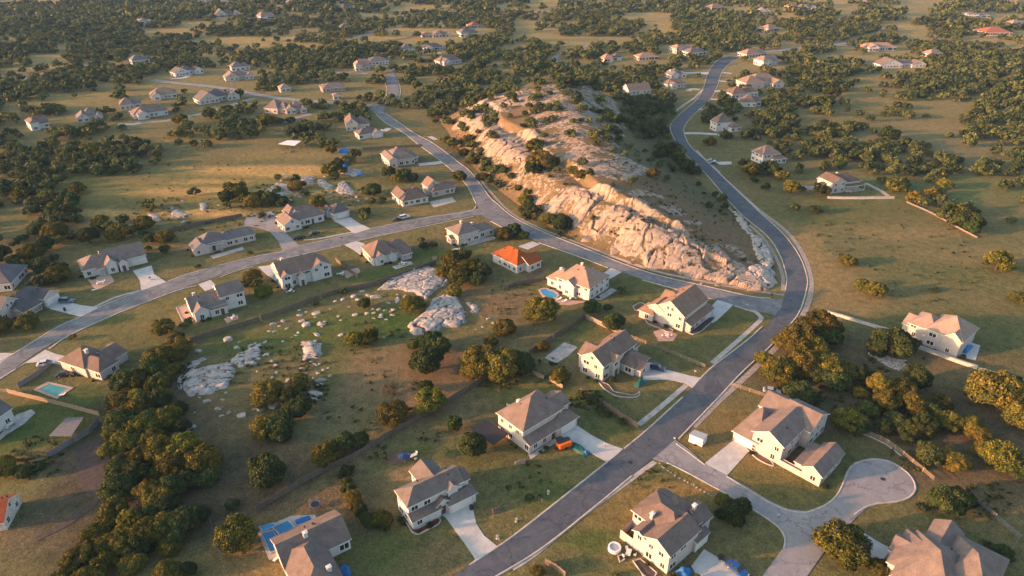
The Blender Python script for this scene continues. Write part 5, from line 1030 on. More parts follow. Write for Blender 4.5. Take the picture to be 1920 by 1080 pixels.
NEAR = [(307,612,22),(351,607,12),(57,606,18),(138,632,9),(335,635,15,'d'),(337,652,25),(300,672,28),(290,690,26),(297,716,22),(240,710,26,'d'),(225,722,18,'d'),(232,752,26),(265,745,25),(300,748,26),(275,790,30),(230,790,30),(312,780,28),(258,768,28),(340,765,18),
 (240,825,28),(300,842,32),(350,835,35),(335,870,30),(225,870,28),(262,880,28),(385,862,32),(392,890,24),(222,915,30),(283,920,28),(325,912,27,'d'),(350,900,24),(217,950,28),(268,950,26,'y'),(315,945,26,'d'),(240,1000,30),(278,998,28),(308,985,30),(345,975,30,'d'),(372,965,26,'d'),(180,1000,24),(155,1048,28),(195,1042,30),(228,1030,28),(130,1075,26),(172,1080,28),(262,1022,24,'d'),(330,1005,24,'d'),(205,845,18),(300,880,22),
 (445,997,38),(315,1070,24),(355,1065,18,'d'),(437,942,15,'d'),(12,875,22),(45,882,18,'d'),(75,870,14,'d'),(115,1052,9),(502,880,38,'d'),(685,567,15),(775,567,22),(642,545,10),(852,545,14),(665,637,17),(695,632,19),(680,640,12),(777,643,17,'d'),(812,638,25),(805,675,33),(830,652,20,'d'),(945,612,23),(920,642,14),(900,680,34),(942,687,34),(975,682,28),(880,690,20),(797,725,16,'d'),(807,752,30),(737,772,30),(852,795,18),(507,737,30),(562,712,18),(545,745,22,'d'),(560,760,28,'d'),(522,795,32,'d'),(500,800,26),(530,815,22,'d'),(592,568,8),(480,745,14,'y'),(730,730,16,'y'),
 (615,850,28),(645,830,24),(672,826,20,'d'),(652,880,14,'d'),(642,889,12),(650,903,13),(655,918,15),(662,930,15),(668,945,16),(678,957,16),(687,970,15,'d'),(693,980,13,'d'),(717,970,18),(722,985,12,'d'),(885,837,29),
 (1017,582,31),(1107,577,18),(1140,577,10,'d'),(1167,543,11),(1152,607,21),(1017,648,12),(1050,703,20),(1148,712,8,'d'),(965,667,14),(1110,745,14,'d'),(1090,738,10,'d'),(1125,765,10,'d'),(1140,776,9,'d'),(1165,790,8,'d'),
 (1640,545,18),(1615,532,14),(1752,543,6),(1905,558,16),(1535,612,38),(1490,638,34),(1550,632,28),(1465,640,18),(1672,648,38),(1640,655,18,'d'),(1455,690,32),(1502,680,34),(1545,682,32),(1578,692,28),(1502,735,32),(1568,715,26),(1610,702,20,'d'),(1520,650,28),(1530,700,22,'d'),(1430,672,16),(1645,722,24),(1612,735,14),(1715,708,26,'d'),(1690,728,22),(1760,752,22),(1660,752,26),(1702,757,26),(1735,768,24,'d'),(1587,785,32),(1625,765,20,'d'),(1680,788,26),(1730,792,28),(1775,790,26),(1820,797,24),(1855,735,42),(1885,728,32),(1825,740,20,'d'),(1910,785,28),(1605,800,20,'d'),(1655,800,18,'d'),(1705,805,18),
 (1737,847,30),(1787,860,26),(1830,812,20),(1870,855,34),(1845,845,22),(1910,880,30),(1770,938,36),(1797,930,24),(1575,1012,45),(1725,948,10,'d'),(1738,948,9,'d'),(1645,1062,17),(1870,1035,22,'d'),(1850,1020,12,'d'),(1830,1028,10,'d'),(1700,818,16,'d'),
 (1368,958,24,'d'),(1390,950,20,'d'),(1355,938,14),(1378,972,18,'d'),(1350,962,14,'d'),(1007,1070,14),(992,932,9,'d'),(1153,1078,9),(1305,1082,9),(30,1075,0),
 (965,435,16),(945,437,16),(980,440,12),(1052,416,22,'d'),(860,330,16),(687,545,0),(835,455,0),(850,490,24),(880,500,26),(905,510,18,'d'),(860,520,20),(830,510,14),(845,505,18),(895,525,16,'d'),(870,478,16),(790,450,9,'d'),(812,458,9,'d'),(795,462,10,'d'),(685,397,12),(700,358,18,'d'),(620,320,18),(628,330,12,'d'),(555,348,14),(572,362,10,'d'),(730,325,13),(758,328,14),(775,332,12,'d'),(745,335,12),(622,280,13),(665,290,12),(475,520,16),(460,530,12),(495,545,16),(486,532,12,'d'),(312,467,12,'d'),(277,466,8,'d'),(372,500,6,'d'),(470,473,6,'d'),(90,545,0),(110,515,22),(85,505,18,'d'),(95,520,14),
 (1490,388,11,'d'),(1528,392,14,'d'),(1482,352,18),(1538,358,17),(1810,413,28),(1770,395,15),(1745,362,15),(1672,350,19),(1700,362,12,'d'),(1790,405,16),(1820,430,16),(1715,372,16),(1728,380,13),(1760,372,14),(1780,388,15),(1800,398,18),(1828,418,16),(1785,418,12),(1867,490,26),(1885,500,14),(1588,487,16),(1600,490,8),(1405,318,20),(1440,318,17,'d'),(1465,330,14),(1435,350,10,'d'),(1330,265,14),(1558,175,14,'d'),(1625,168,9,'d'),(1653,180,4,'d'),(1545,190,14,'d'),(1680,198,10,'d'),(1698,200,10,'d'),(1665,203,9),(1735,218,7,'d'),(1590,205,7,'d'),(1610,212,10,'d'),(1665,252,18,'d'),(1635,247,9,'d'),
 (1015,300,26),(1005,275,20),(1000,315,20,'d'),(1040,300,14),(1090,325,14),(1105,322,10,'d'),(1075,318,12),(985,375,16),(990,395,18,'d'),(1112,415,7,'d'),(1225,325,14),(1235,310,9),(1250,335,8),(1172,290,7),(1210,283,6),(1255,310,7),(1240,305,6),(1182,340,8),(1320,362,4,'d'),(1342,365,8,'d'),(1330,385,10,'d'),(1358,388,9,'d'),(1310,345,6,'d'),(1340,405,3),(1395,485,6),(1190,335,7,'y'),(1198,302,5,'y'),
 (1270,300,14,'d'),(1285,312,16,'d'),(1300,318,14,'d'),(1250,282,18,'d'),(1265,275,14,'d'),(1235,290,12,'d'),(1045,205,11,'d'),(1012,202,12,'d'),(1000,210,8),(1022,228,9),(1037,222,10),(1075,228,8),(1090,225,7),(1105,228,7),(980,235,7),(1000,235,9),(1085,190,6),(1045,193,8),(985,213,7,'d'),
 (880,215,10),(895,205,9),(910,200,8,'d'),(865,235,9),(945,200,9),(965,190,8,'d'),(1000,180,8),(1030,175,7),(930,225,8,'d'),(955,218,8),(1020,255,9),(1065,250,8,'d'),(1120,270,8),(1140,262,9),(1150,280,8),(1135,240,9),(1160,262,9,'d'),(1180,275,8),(905,330,12),(935,345,10,'d'),(920,315,10),(890,300,12),(960,330,9),(970,350,10,'d'),(945,320,11),(850,270,14),(870,285,12),(835,262,12),(880,260,12),(900,280,9),(1030,330,6),(1060,345,5,'d'),(1150,345,6),(1220,300,8),(252,805,24),(290,820,26),(215,810,20),(318,868,24),(262,855,24),(246,900,26),(300,935,26),(248,975,24),(285,960,22),(205,975,22),(322,1015,24),(205,1020,24),(250,1055,24),(300,740,24),(262,715,22),(320,690,20),(345,800,16,'d'),(205,262,12),(220,268,10),(170,280,16),(470,250,16),(500,228,18),(340,225,16),(350,240,12),(325,250,10),(365,270,10),(395,215,14),(420,215,12),(440,222,12),(545,225,10,'d'),(565,245,14,'d'),(575,265,10)]
for t in NEAR:
    if t[2]: add_tree(t[0], t[1], t[2], t[3] if len(t) > 3 else None)
ROWS15 = """0000233333332222 2333333222333333 2003112223333333 2210022200023322
3333333333333333 2233323310012331 2103332333331112 2222012110233333
2333333333333213 2212321011333333 3233332000332332 1123123310332101
3333333333311123 3333322333223333 0121322310332331 2333332002333223
3233333331002333 2211333210000113 0103233210233331 1233333200333332
1233233332331000 1122221000100333 1100000133333332 2223333310230112
3332233332333210 1221233331203331 1320132330012321 2133021013333310
3210233312331123 3332333222113332 2333332211133000 1231110012333333
2201312123333123 2333332000223321 3332021121232010 1322220333333333
0133332333230000 1233100223333321 3333321223200112 2333322002333333
1233332331000001 2232220333003332 0112333330210132 1333210233333333
3333320200000000 3210000000223313 1223233223100133 1333300123333333
3320100200010012 0110001200333332 0212112333000321 3310000133323333
2101000000022102 0003233222333311 0321121333003322 3233100000012233
0133003200022332 3300133300132231 1231231333003312 3212000220001323
3000123200021221 3310233000022332 1210123233003213 3200001010003333
0100333100022033 2123201011002331 0000112333000203 3323320000013313
2203330101030330 0023002010001332 0003333233000333 3323300300023233""".split('\n')
ROWS30 = """3233213233011000 0000200000001320 0110110012300000 3233233323101023
2333333331000000 0000020000002133 0110121000123022 2212203323331322
3333100000000002 1120100110001011 1200000000000001 0112000231200012
2333300000001123 3301001200000010 2000000000000200 0000000011220001
1033300002000011 2000002000000000 1022000000000000 0000000000022001
0023223333000000 0000000000000000 0000000000000000 0000000000000000
1322021002100000 0000000000100001 0000000000000000 0000000000000110
2233000000000000 0000000000000000 0000000000000000 0000000000000000
0033000000000000 0000000000000000 0000000000000000 0000000000000000""".split('\n')
roads_px = [main_pairs, s2, s3]
RW = [[tuple((np.array(P(*a))+np.array(P(*b)))/2) for a, b in pr] for pr in roads_px]
OTH = [[P(*q) for q in pl] for pl in ([(697,198),(615,192),(542,186),(480,177),(430,167),(375,160),(287,150)],[(245,234),(315,226),(360,217),(450,192),(478,184)],[(-20,162),(40,149),(88,136),(108,130)],[(775,48),(717,56),(660,74),(628,84)],[(1107,84),(1063,98),(1042,106),(1042,114),(1062,122)],[(1380,108),(1450,96),(1502,89),(1580,82),(1655,60)],[(740,175),(727,140)],[(690,82),(790,66)],[(1497,350),(1530,353)],[(150,123),(205,118)])]
HC = [(float(v[1][0]), float(v[1][1]), max(v[2]*.6, 6)) for v in HOUSES.values()]
def clear(x, y, r):
    for rl, wd in [(q, 4.5) for q in RW]+[(q, 3.2) for q in OTH]:
        if polyd(np.array([x]), np.array([y]), rl)[0] < wd+r*.75: return False
    for hx_, hy_, hr in HC:
        dy_ = y-hy_; dx_ = x-hx_
        if abs(dx_) < hr+r*.6+1 and -7-r*.7 < dy_ < 11+r*.6: return False
        if y > 400 and abs(dx_) < hr*.9 and -12-r*1.0 < dy_ < 11: return False    # keep the front of a far house open
    return True
FARS = []
def fill(px0, py0, cw, ch, dn):
    if dn == 0: return
    cx, cy = px0+cw/2, py0+ch/2; s = pxm(cx, cy); x0, y0 = P(cx, cy); d = math.hypot(x0, y0)
    w_ = cw/s; h_ = abs(P(cx, py0)[1]-P(cx, py0+ch)[1]); area = w_*h_
    rm = 3.9 if d < 600 else 4.6 if d < 1000 else 5.6
    cov = {1: .1, 2: .5 if d < 900 else .34, 3: 1.5 if d < 900 else 1.0}[dn]; n = area*cov/(rm*rm*2.3); n = int(n)+(rt.random() < n % 1)
    for _ in range(n):
        qx, qy = px0+rt.random()*cw, py0+rt.random()*ch; x, y = P(qx, qy); r = rm*rt.uniform(.6, 1.3)
        if hill(np.array([x]), np.array([y]))[0] > 6 and rt.random() < .62: continue
        if clear(x, y, r): FARS.append((x, y, r, 'd' if rt.random() < (.5 if (1200 < qx < 1620 and qy > 130) or qx < 600 and qy > 260 else .25) else 'o'))
for ri, row_ in enumerate(ROWS15):
    for ci, c in enumerate(row_.replace(' ', '')): fill(ci*30, ri*15-6, 30, 15, int(c))
for ri, row_ in enumerate(ROWS30):
    for ci, c in enumerate(row_.replace(' ', '')): fill(ci*30, 270+ri*30, 30, 30, int(c))
for ci in range(-6, 70):      # beyond the top and both sides
    for k in range(3): fill(ci*30, -14-k*9, 30, 9, 2)
for ri in range(18):
    for ci in (-3, -2, -1, 64, 65, 66): fill(ci*30, ri*15, 30, 15, 3 if ci < 0 else 2)
for ri in range(14):
    for ci in (-3, -2, -1): fill(ci*30, 270+ri*30, 30, 30, 2 if ri < 6 else 1)
# thin out neighbours that stand too close
FARS.sort(key=lambda t: t[1]); keep = []; cell = {}
for t in [(*q, 0) for q in TREES]+[(*q, 1) for q in FARS]:
    k = (int(t[0]//12), int(t[1]//12)); ok = True
    if t[4]:
        for a in (-1, 0, 1):
            for b in (-1, 0, 1):
                for u in cell.get((k[0]+a, k[1]+b), ()):
                    if math.hypot(u[0]-t[0], u[1]-t[1]) < .41*(u[2]+t[2]): ok = False
    if ok: cell.setdefault(k, []).append(t); keep.append(t)
def infr(t):
    z = -(CAMZ - hz1(t[0], t[1])-t[2]*.8); dep = t[1]*_cp - z*_sp; return abs(t[0])/dep*FOC < 970 and dep > 0 and abs((-z*_cp - t[1]*_sp)/dep*FOC) < 560
named = sorted([t for t in keep if infr(t)], key=lambda t: -(t[2]/math.hypot(t[0], t[1], CAMZ)) - (0.002 if not t[4] else 0))
named = [t for t in named]; IND = named[:290]; ids = {id(t) for t in IND}; REST = [t for t in keep if id(t) not in ids]
LMS = [(v[0], (float(v[1][0]), float(v[1][1]))) for k, v in HOUSES.items() if not k.startswith('f')]
LMS += [(nm, P(*p)) for nm, p in [('the largest domed meadow rock', (835,595)), ('the oval slab rock', (390,715)), ('the ploughed dark patch', (175,880)), ('the middle of the long rear fence', (700,838)), ('the left end of the rear fence', (480,960)), ('the round end of the court', (1650,905)), ('the court mouth', (1240,850)), ('the hill rock face', (1200,440)), ('the hilltop', (1080,280)), ('the upper rocky slope', (940,240)), ('the tip of the hill', (1420,520)), ('the outer edge of the big bend', (1540,540)), ('the left golden meadow half', (230,360)), ('the right golden meadow half', (500,310)), ('the right woods clearing', (1620,740)), ('the right end of the stone wall', (1880,710)), ('the meadow right of the big bend', (1700,470)), ('the upper right pasture', (1720,260)), ('the north street mouth', (715,205)), ('the rail fence at the court', (1690,850)), ('the middle of the dark oak strip', (290,880)), ('the top of the dark oak strip', (320,660)), ('the foot of the dark oak strip', (190,1040)), ('the upper left lane', (430,200)), ('the dense left woods', (60,400)), ('the woods inside the right road', (1180,230)), ('the woods along the right road', (1480,260)), ('the orange right-edge woods', (1850,250)), ('the street north of the junction', (860,310)), ('the meadow edge bushes', (300,400)), ('the turquoise pool', (98,730))]]
items = []
for t in IND:
    x, y, r, kd, flag = t; big = math.hypot(x, y) < 330
    nm = {'o': 'oak_tree', 'd': 'juniper_tree', 'y': 'dry_tree'}[kd]
    wd = {'o': ('broad', 'small')[r < 3.2]+' olive-green oak tree', 'd': ('bushy', 'small')[r < 3.0]+' dark-green juniper', 'y': 'sparse brownish tree'}[kd]
    z = surf(x, y); e = empty(nm, (x, y, z), rt.uniform(0, 6.28)); sz = r*rt.uniform(.92, 1.05); e.scale = (sz, sz*rt.uniform(.9, 1.1), sz*rt.uniform(.85, 1.12))
    link('crown', rt.choice({'o': OAK if big else OAKM, 'd': DRK if big else DRKM, 'y': DRY}[kd]), e, (0, 0, 0), rt.uniform(0, 6)); link('trunk', rt.choice(TR), e)
    e['group'] = {'o': 'live oaks around the houses', 'd': 'dark junipers around the houses', 'y': 'sparse brownish trees'}[kd]; items.append((e, x, y, wd, 'tree'))
rank_labels(items, LMS, '')
# the rest reads as one woodland mass: past 300 of a kind, farthest and smallest in view
LOD = []
for i in range(5): LOD.append(leaf_cloud(80+i, 11, 420, .13))
for i in range(5): LOD.append(leaf_cloud(90+i, 8, 150, .21))
for i in range(4): LOD.append(leaf_cloud(95+i, 6, 60, .33))
VV, LL = [], []; rg = seeded(77)
for x, y, r, kd, _ in REST:
    d = math.hypot(x, y); V, lv = LOD[rt.randrange(5) if d < 520 else 5+rt.randrange(5) if d < 1000 else 10+rt.randrange(4)]
    a = rt.uniform(0, 6.28); ca, sa = math.cos(a)*r, math.sin(a)*r; z = surf(x, y)-.1; hq = r*rt.uniform(.8, 1.15)
    VV.append(np.column_stack([V[:, 0]*ca-V[:, 1]*sa+x, V[:, 0]*sa+V[:, 1]*ca+y, V[:, 2]*hq+z]).astype(np.float32))
    LL.append(np.clip(lv*.8 + (.0 if kd == 'o' else -.32) + rt.uniform(-.12, .22), 0, 1))
V = np.concatenate(VV); L_ = np.concatenate(LL); n4 = len(V)//4
me = bpy.data.meshes.new('woodland'); me.vertices.add(len(V)); me.vertices.foreach_set('co', V.ravel()); me.loops.add(len(V)); me.loops.foreach_set('vertex_index', np.arange(len(V), dtype=np.int32))
me.polygons.add(n4); me.polygons.foreach_set('loop_start', np.arange(0, len(V), 4, dtype=np.int32)); me.materials.append(M['far']); set_attr(me, 'leafv', L_, 'FLOAT'); me.update(calc_edges=True)
o = link('woodland', me); tag(o, 'scattered dark green oak woods stretching to the top of the picture', 'woods', kind='stuff')
print('TREES', len(IND), len(REST), n4)
# ------------------------------------------------------------------ tufts and low scrub: one uncountable mass
tv = []; ll = []
SC = [(1010,395,30,1),(930,330,20,1),(870,250,20,1),(1060,440,20,1),(1180,420,40,.7),(1320,470,40,.7),(1290,400,60,.6),(1150,300,60,.8),(480,690,60,.4),(560,680,50,.5),(700,640,60,.3),(1630,720,50,.8),(1720,850,50,.7),(1850,940,50,.6),(1100,760,40,.7),(300,410,60,.8),(500,380,50,1),(640,370,40,.8),(430,415,60,.5),(1450,560,20,.4),(1430,500,20,.7),(1240,350,60,.6),(1380,400,40,.8),(950,350,16,1),(850,290,16,.8),(1680,660,60,.5),(270,1000,60,1),(330,700,40,1),(590,740,30,1),(1500,740,50,1),(1640,770,80,1),(930,700,50,.8),(1720,480,140,.3),(360,350,140,.25),(720,780,120,.3),(1000,900,60,.15),(1200,900,60,.2),(960,560,50,.4),(60,860,60,.6),(1030,700,40,.5),(1560,440,60,.3)]
Vt, lt = leaf_cloud(120, 5, 46, .24)
for cx, cy, rad, dn in SC:
    for _ in range(int(rad*dn*1.6)):
        a = rt.uniform(0, 6.28); q = math.sqrt(rt.random())*rad; x, y = P(cx+math.cos(a)*q, cy+math.sin(a)*q*.7)
        if not clear(x, y, .8): continue
        r = rt.uniform(.35, 1.0); z = surf(x, y)-.1; c_, s_ = math.cos(a)*r, math.sin(a)*r
        tv.append(np.column_stack([Vt[:, 0]*c_-Vt[:, 1]*s_+x, Vt[:, 0]*s_+Vt[:, 1]*c_+y, Vt[:, 2]*r*.8+z]).astype(np.float32)); ll.append(np.clip(lt+rt.uniform(-.3, .3), 0, 1))
V = np.concatenate(tv); L_ = np.concatenate(ll); n4 = len(V)//4
me = bpy.data.meshes.new('scrub'); me.vertices.add(len(V)); me.vertices.foreach_set('co', V.ravel()); me.loops.add(len(V)); me.loops.foreach_set('vertex_index', np.arange(len(V), dtype=np.int32))
me.polygons.add(n4); me.polygons.foreach_set('loop_start', np.arange(0, len(V), 4, dtype=np.int32)); me.materials.append(M['far']); set_attr(me, 'leafv', L_, 'FLOAT'); me.update(calc_edges=True)
tag(link('scrub', me), 'low tufts of scrub dotted over meadow, woods floor and hill', 'scrub', kind='stuff')

# ------------------------------------------------------------------ fences and walls
def fence(px, label, h=1.7, mat='wood', kind='board', name='fence', th=.07):
    c = [np.array(p) for p in catmull([np.array(P(*p)) for p in px], 2.4)] if len(px) > 2 and kind != 'poly' else None
    if c is None:
        c = []
        for a, b in zip(px[:-1], px[1:]):
            A, B_ = np.array(P(*a)), np.array(P(*b)); n = max(1, int(np.linalg.norm(B_-A)/2.4)); c += [A+(B_-A)*k/n for k in range(n)]
        c.append(np.array(P(*px[-1])))
    c = np.array([p for i, p in enumerate(c)]); mid = c.mean(0); z0 = hz1(*mid); rg = random.Random(int(px[0][0]*7+px[0][1]))
    root = empty(name, (mid[0], mid[1], z0)); tag(root, label, 'wall' if kind == 'wall' else 'fence')
    pn, po = MB(), MB()
    for i in range(len(c)-1):
        a, b = c[i], c[i+1]; L = np.linalg.norm(b-a)
        if L < .3: continue
        ang = math.atan2(*(b-a)[::-1]); za = hz1(*a)-z0; zb = hz1(*b)-z0
        Mx = Matrix.Translation((a[0]-mid[0], a[1]-mid[1], min(za, zb))) @ Matrix.Rotation(ang, 4, 'Z')
        if kind == 'board':
            n = max(3, int(L/.45)); w_ = L/n
            for k in range(n):
                hh = h*rg.uniform(.94, 1.04); e = rg.uniform(-.012, .012)
                if rg.random() < .015: continue
                pn.box(k*w_+.01, (k+1)*w_-.01, -.02+e, .02+e, -.2, hh, 0, Mx)
            po.box(0, L, .03, .08, .4, .5, 0, Mx); po.box(0, L, .03, .08, h-.45, h-.35, 0, Mx)
        elif kind == 'rail':
            for zz in (.35, .75, 1.12): pn.box(0, L, -.03, .03, zz, zz+.12, 0, Mx)
        elif kind == 'wire':
            for zz in (.4, .8, 1.15): pn.box(0, L, -.012, .012, zz, zz+.03, 0, Mx)
        else:
            hh = h*rg.uniform(.93, 1.05); pn.box(-.03, L+.02, -th, th, -.4, hh, 0, Mx); po.box(-.05, L+.03, -th-.07, th+.07, hh, hh+.1, 0, Mx)
        if kind != 'wall': po.box(-.07, .07, -.02, .12, -.3, h+.08, 0, Mx)
    pn.build('rails' if kind in ('rail', 'wire') else 'masonry' if kind == 'wall' else 'boards', M[mat], root)
    po.build('coping' if kind == 'wall' else 'post_frame', M['kerb'] if kind == 'wall' else M[mat], root)
    return root
fence([(358,642),(420,622),(480,604),(560,575),(600,560),(640,548),(695,537),(760,515),(817,495)], 'long dark board fence between the rocky meadow and the lawns above it')
fence([(480,960),(545,920),(612,882),(660,862),(735,815),(790,785),(837,757),(880,730),(925,703)], 'long grey board fence behind the lower houses, bordering the dry meadow')
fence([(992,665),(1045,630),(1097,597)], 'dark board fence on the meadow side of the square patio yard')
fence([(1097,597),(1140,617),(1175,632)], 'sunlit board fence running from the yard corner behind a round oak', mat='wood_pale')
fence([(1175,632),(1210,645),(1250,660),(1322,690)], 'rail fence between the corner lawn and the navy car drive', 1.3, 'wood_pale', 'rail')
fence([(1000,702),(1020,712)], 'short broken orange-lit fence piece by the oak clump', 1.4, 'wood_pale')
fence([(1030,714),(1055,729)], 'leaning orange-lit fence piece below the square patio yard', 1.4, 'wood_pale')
fence([(1088,737),(1125,757),(1160,780),(1196,803)], 'overgrown board fence with shrubs between two lawns by the main road')
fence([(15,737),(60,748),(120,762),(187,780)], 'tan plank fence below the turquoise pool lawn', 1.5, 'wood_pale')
fence([(35,727),(65,708),(100,682)], 'grey fence between the pool yard and the west street drive', 1.5, 'grey_wood')
fence([(0,735),(17,737)], 'short rail fence at the left edge near the pool yard', 1.2, 'wood_pale', 'rail')
fence([(90,860),(125,838),(170,812),(187,792)], 'blue-grey board fence beside the slatted shelter', 1.8, 'grey_wood')
fence([(395,982),(405,1015),(415,1050),(430,1095)], 'thin wire fence running down to the bottom edge by the big oak', 1.2, 'grey_wood', 'wire')
fence([(1615,812),(1650,825),(1677,842),(1710,868),(1750,902)], 'curving rail fence round the upper side of the court', 1.3, 'wood_pale', 'rail')
fence([(1815,932),(1850,958),(1880,985),(1910,1010)], 'grey rail fence in the lower right yard corner', 1.3, 'grey_wood', 'rail')
fence([(1910,1010),(1895,1035),(1885,1050)], 'short return of the grey rail fence at the right edge', 1.3, 'grey_wood', 'rail')
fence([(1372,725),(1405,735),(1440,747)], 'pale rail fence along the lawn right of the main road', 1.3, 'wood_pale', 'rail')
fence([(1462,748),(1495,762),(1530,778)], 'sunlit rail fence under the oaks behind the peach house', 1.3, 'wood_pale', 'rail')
fence([(1545,586),(1575,594),(1600,602),(1650,617),(1690,628)], 'grey stone wall from the big bend to the white house', .9, 'stone_wall', 'wall', 'stone_wall', .25)
fence([(1712,650),(1755,665),(1795,680),(1832,692)], 'pale peach stone wall in front of the white house', 1.0, 'stone_wall', 'wall', 'stone_wall', .3)
fence([(1834,694),(1870,704),(1935,722)], 'low stone wall running from the peach wall to the right edge', .8, 'stone_wall', 'wall', 'stone_wall', .25)
fence([(1552,372),(1600,373),(1676,372)], 'bright white wall below the lone ranch house', .9, 'stone_wall', 'wall', 'garden_wall', .35)
fence([(1700,380),(1745,400),(1800,430),(1832,447)], 'brown stone wall descending beside the lit oaks of the meadow', .55, 'wood', 'wall', 'stone_wall', .2)
fence([(277,447),(320,435),(360,425),(410,415),(455,406)], 'dark board fence above the lawns of the west street', 1.6, 'wood')
fence([(630,490),(650,506),(672,522)], 'brown board fence between the two-storey and white houses', 1.5, 'wood')
fence([(680,281),(735,278),(792,275)], 'dark fence behind the house with the tall pink chimney', 1.5, 'wood')
fence([(1022,1057),(1040,1067),(1060,1082)], 'brown board fence at the bottom edge right of the main road', 1.6, 'wood')
fence([(962,892),(985,915),(1005,935),(1027,950)], 'overgrown wire fence on the lawn left of the main road', 1.2, 'wood', 'wire')
fence([(560,462),(545,475),(530,485)], 'x', 1, 'wood') if False else None
fence([(690,275),(700,300),(702,330),(712,350)], 'thin garden fence left of the house with the tall pink chimney', 1.3, 'wood', 'wire')
fence([(418,530),(440,545),(470,556)], 'x', 1) if False else None
fence([(205,745),(235,720)], 'x', 1) if False else None
fence([(1000,498),(985,508)], 'x', 1) if False else None
fence([(945,545),(965,535),(1012,528),(1022,522)], 'grey fence below the orange-roofed house', 1.4, 'wood')

# ------------------------------------------------------------------ pools
def pool(px, label, water, cop='coping', name='swimming_pool', smooth=False, rim=.9, hgt=.16):
    pl = [np.array(P(*p)) for p in px]
    if smooth: pl = catmull(pl+[pl[0]], .8)[:-1]
    c = np.mean(pl, 0); z = hz1(*c); root = empty(name, (c[0], c[1], z)); tag(root, label, 'pool')
    m = MB(); n = len(pl); out = []
    for p in pl:
        d = p-c; out.append(c+d*(1+rim/max(np.linalg.norm(d), 1)))
    for i in range(n):
        j = (i+1) % n; a, b, A_, B_ = pl[i]-c, pl[j]-c, out[i]-c, out[j]-c
        m.poly([(*A_, hgt), (*B_, hgt), (*b, hgt), (*a, hgt)]); m.poly([(*a, hgt), (*b, hgt), (*b, -.2), (*a, -.2)]); m.poly([(*A_, -.3), (*B_, -.3), (*B_, hgt), (*A_, hgt)])
    m.build('coping', M[cop], root); w_ = MB(); w_.poly([(*(p-c), hgt-.07) for p in pl]); w_.build('water', M[water], root); return root
pool([(72,731),(93,720),(129,728),(105,744)], 'rectangular turquoise pool with pink paving, on the lawn at the left', 'water_teal', rim=1.4)
pool([(1013,545),(1022,542),(1038,547),(1045,554),(1038,559),(1022,555)], 'small kidney-shaped bright blue pool behind the white house', 'water_blue', smooth=True, rim=.8)
pool([(492,1003),(512,998),(530,1030),(508,1037)], 'deep blue lower basin of the terraced pool at the bottom edge', 'water_deep', 'kerb', rim=.4, hgt=.5)
pool([(513,993),(540,980),(552,993),(528,1007)], 'middle blue basin of the terraced pool, below the pale blue sheet', 'water_deep', 'kerb', rim=.35, hgt=.7)
pool([(488,990),(512,984),(516,990),(494,998)], 'narrow upper blue trough of the terraced pool', 'water_blue', 'kerb', rim=.3, hgt=.5)
sheet('patio', [(484,1000),(492,990),(545,968),(590,965),(600,985),(540,1012),(525,1045),(505,1050)], 'kerb', .07)

# ------------------------------------------------------------------ vehicles
def car_parts(col, suv=False):
    L, W, H1, H2 = (4.7, 1.88, .86, 1.48) if not suv else (4.9, 1.95, 1.0, 1.75)
    b = MB()
    prof = [(-L/2, .32), (-L/2, .72), (-L/2+.12, H1), (-L/2+.9, H1+.04), (L/2-1.5, H1+.02), (L/2-.25, H1-.12), (L/2, .66), (L/2, .32)]
    if suv: prof = [(-L/2, .35), (-L/2, .85), (-L/2+.05, H1), (-L/2+.3, H1+.03), (L/2-1.4, H1+.02), (L/2-.2, H1-.1), (L/2, .75), (L/2, .35)]
    ys_ = [(-W/2, .96), (-W/2+.09, 1.0), (W/2-.09, 1.0), (W/2, .96)]
    n = len(prof); b.v = [(x*s, y, .32+(z-.32)*(s if s == 1 else .93)) for y, s in ys_ for x, z in prof]
    for k in range(3):
        for i in range(n):
            j = (i+1) % n; b.f.append((k*n+i, k*n+j, (k+1)*n+j, (k+1)*n+i)[::-1]); b.m.append(0)
    b.f.append(tuple(range(n))); b.m.append(0); b.f.append(tuple(range(3*n, 4*n))[::-1]); b.m.append(0)
    c = MB(); x0, x1 = (-L/2+.55, L/2-1.35) if not suv else (-L/2+.15, L/2-1.3); t0, t1 = (x0+.55, x1-.75) if not suv else (x0+.25, x1-.65); w0, w1 = W/2-.08, W/2-.28
    lo = [(x0, -w0, H1), (x1, -w0, H1), (x1, w0, H1), (x0, w0, H1)]; hi = [(t0, -w1, H2-.06), (t1, -w1, H2-.06), (t1, w1, H2-.06), (t0, w1, H2-.06)]
    for i in range(4): j = (i+1) % 4; c.poly([lo[i], lo[j], hi[j], hi[i]])
    r = MB(); r.box(t0-.03, t1+.03, -w1-.03, w1+.03, H2-.07, H2); 
    for s in (-1, 1): r.box((t0+t1)/2-.05, (t0+t1)/2+.05, s*w0*.93-.05, s*w0*.93+.05, H1-.02, H2-.05)
    wl = MB(); wl.tube((0, -.11, 0), (0, .11, 0), .34, k=14); rm = MB(); rm.tube((0, -.125, 0), (0, .125, 0), .2, k=10)
    hl = MB(); hl.box(-.04, .04, -.22, .22, -.08, .08)
    return dict(body=b.mesh('body', M[col]), cabin=c.mesh('cabin_glass', M['glass']), roof=r.mesh('roof_panel', M[col]), wheel=wl.mesh('wheel', M['black']), rim=rm.mesh('rim', M['silver']), light=hl.mesh('headlight', M['white_paint']), dims=(L, W))
CP = {}
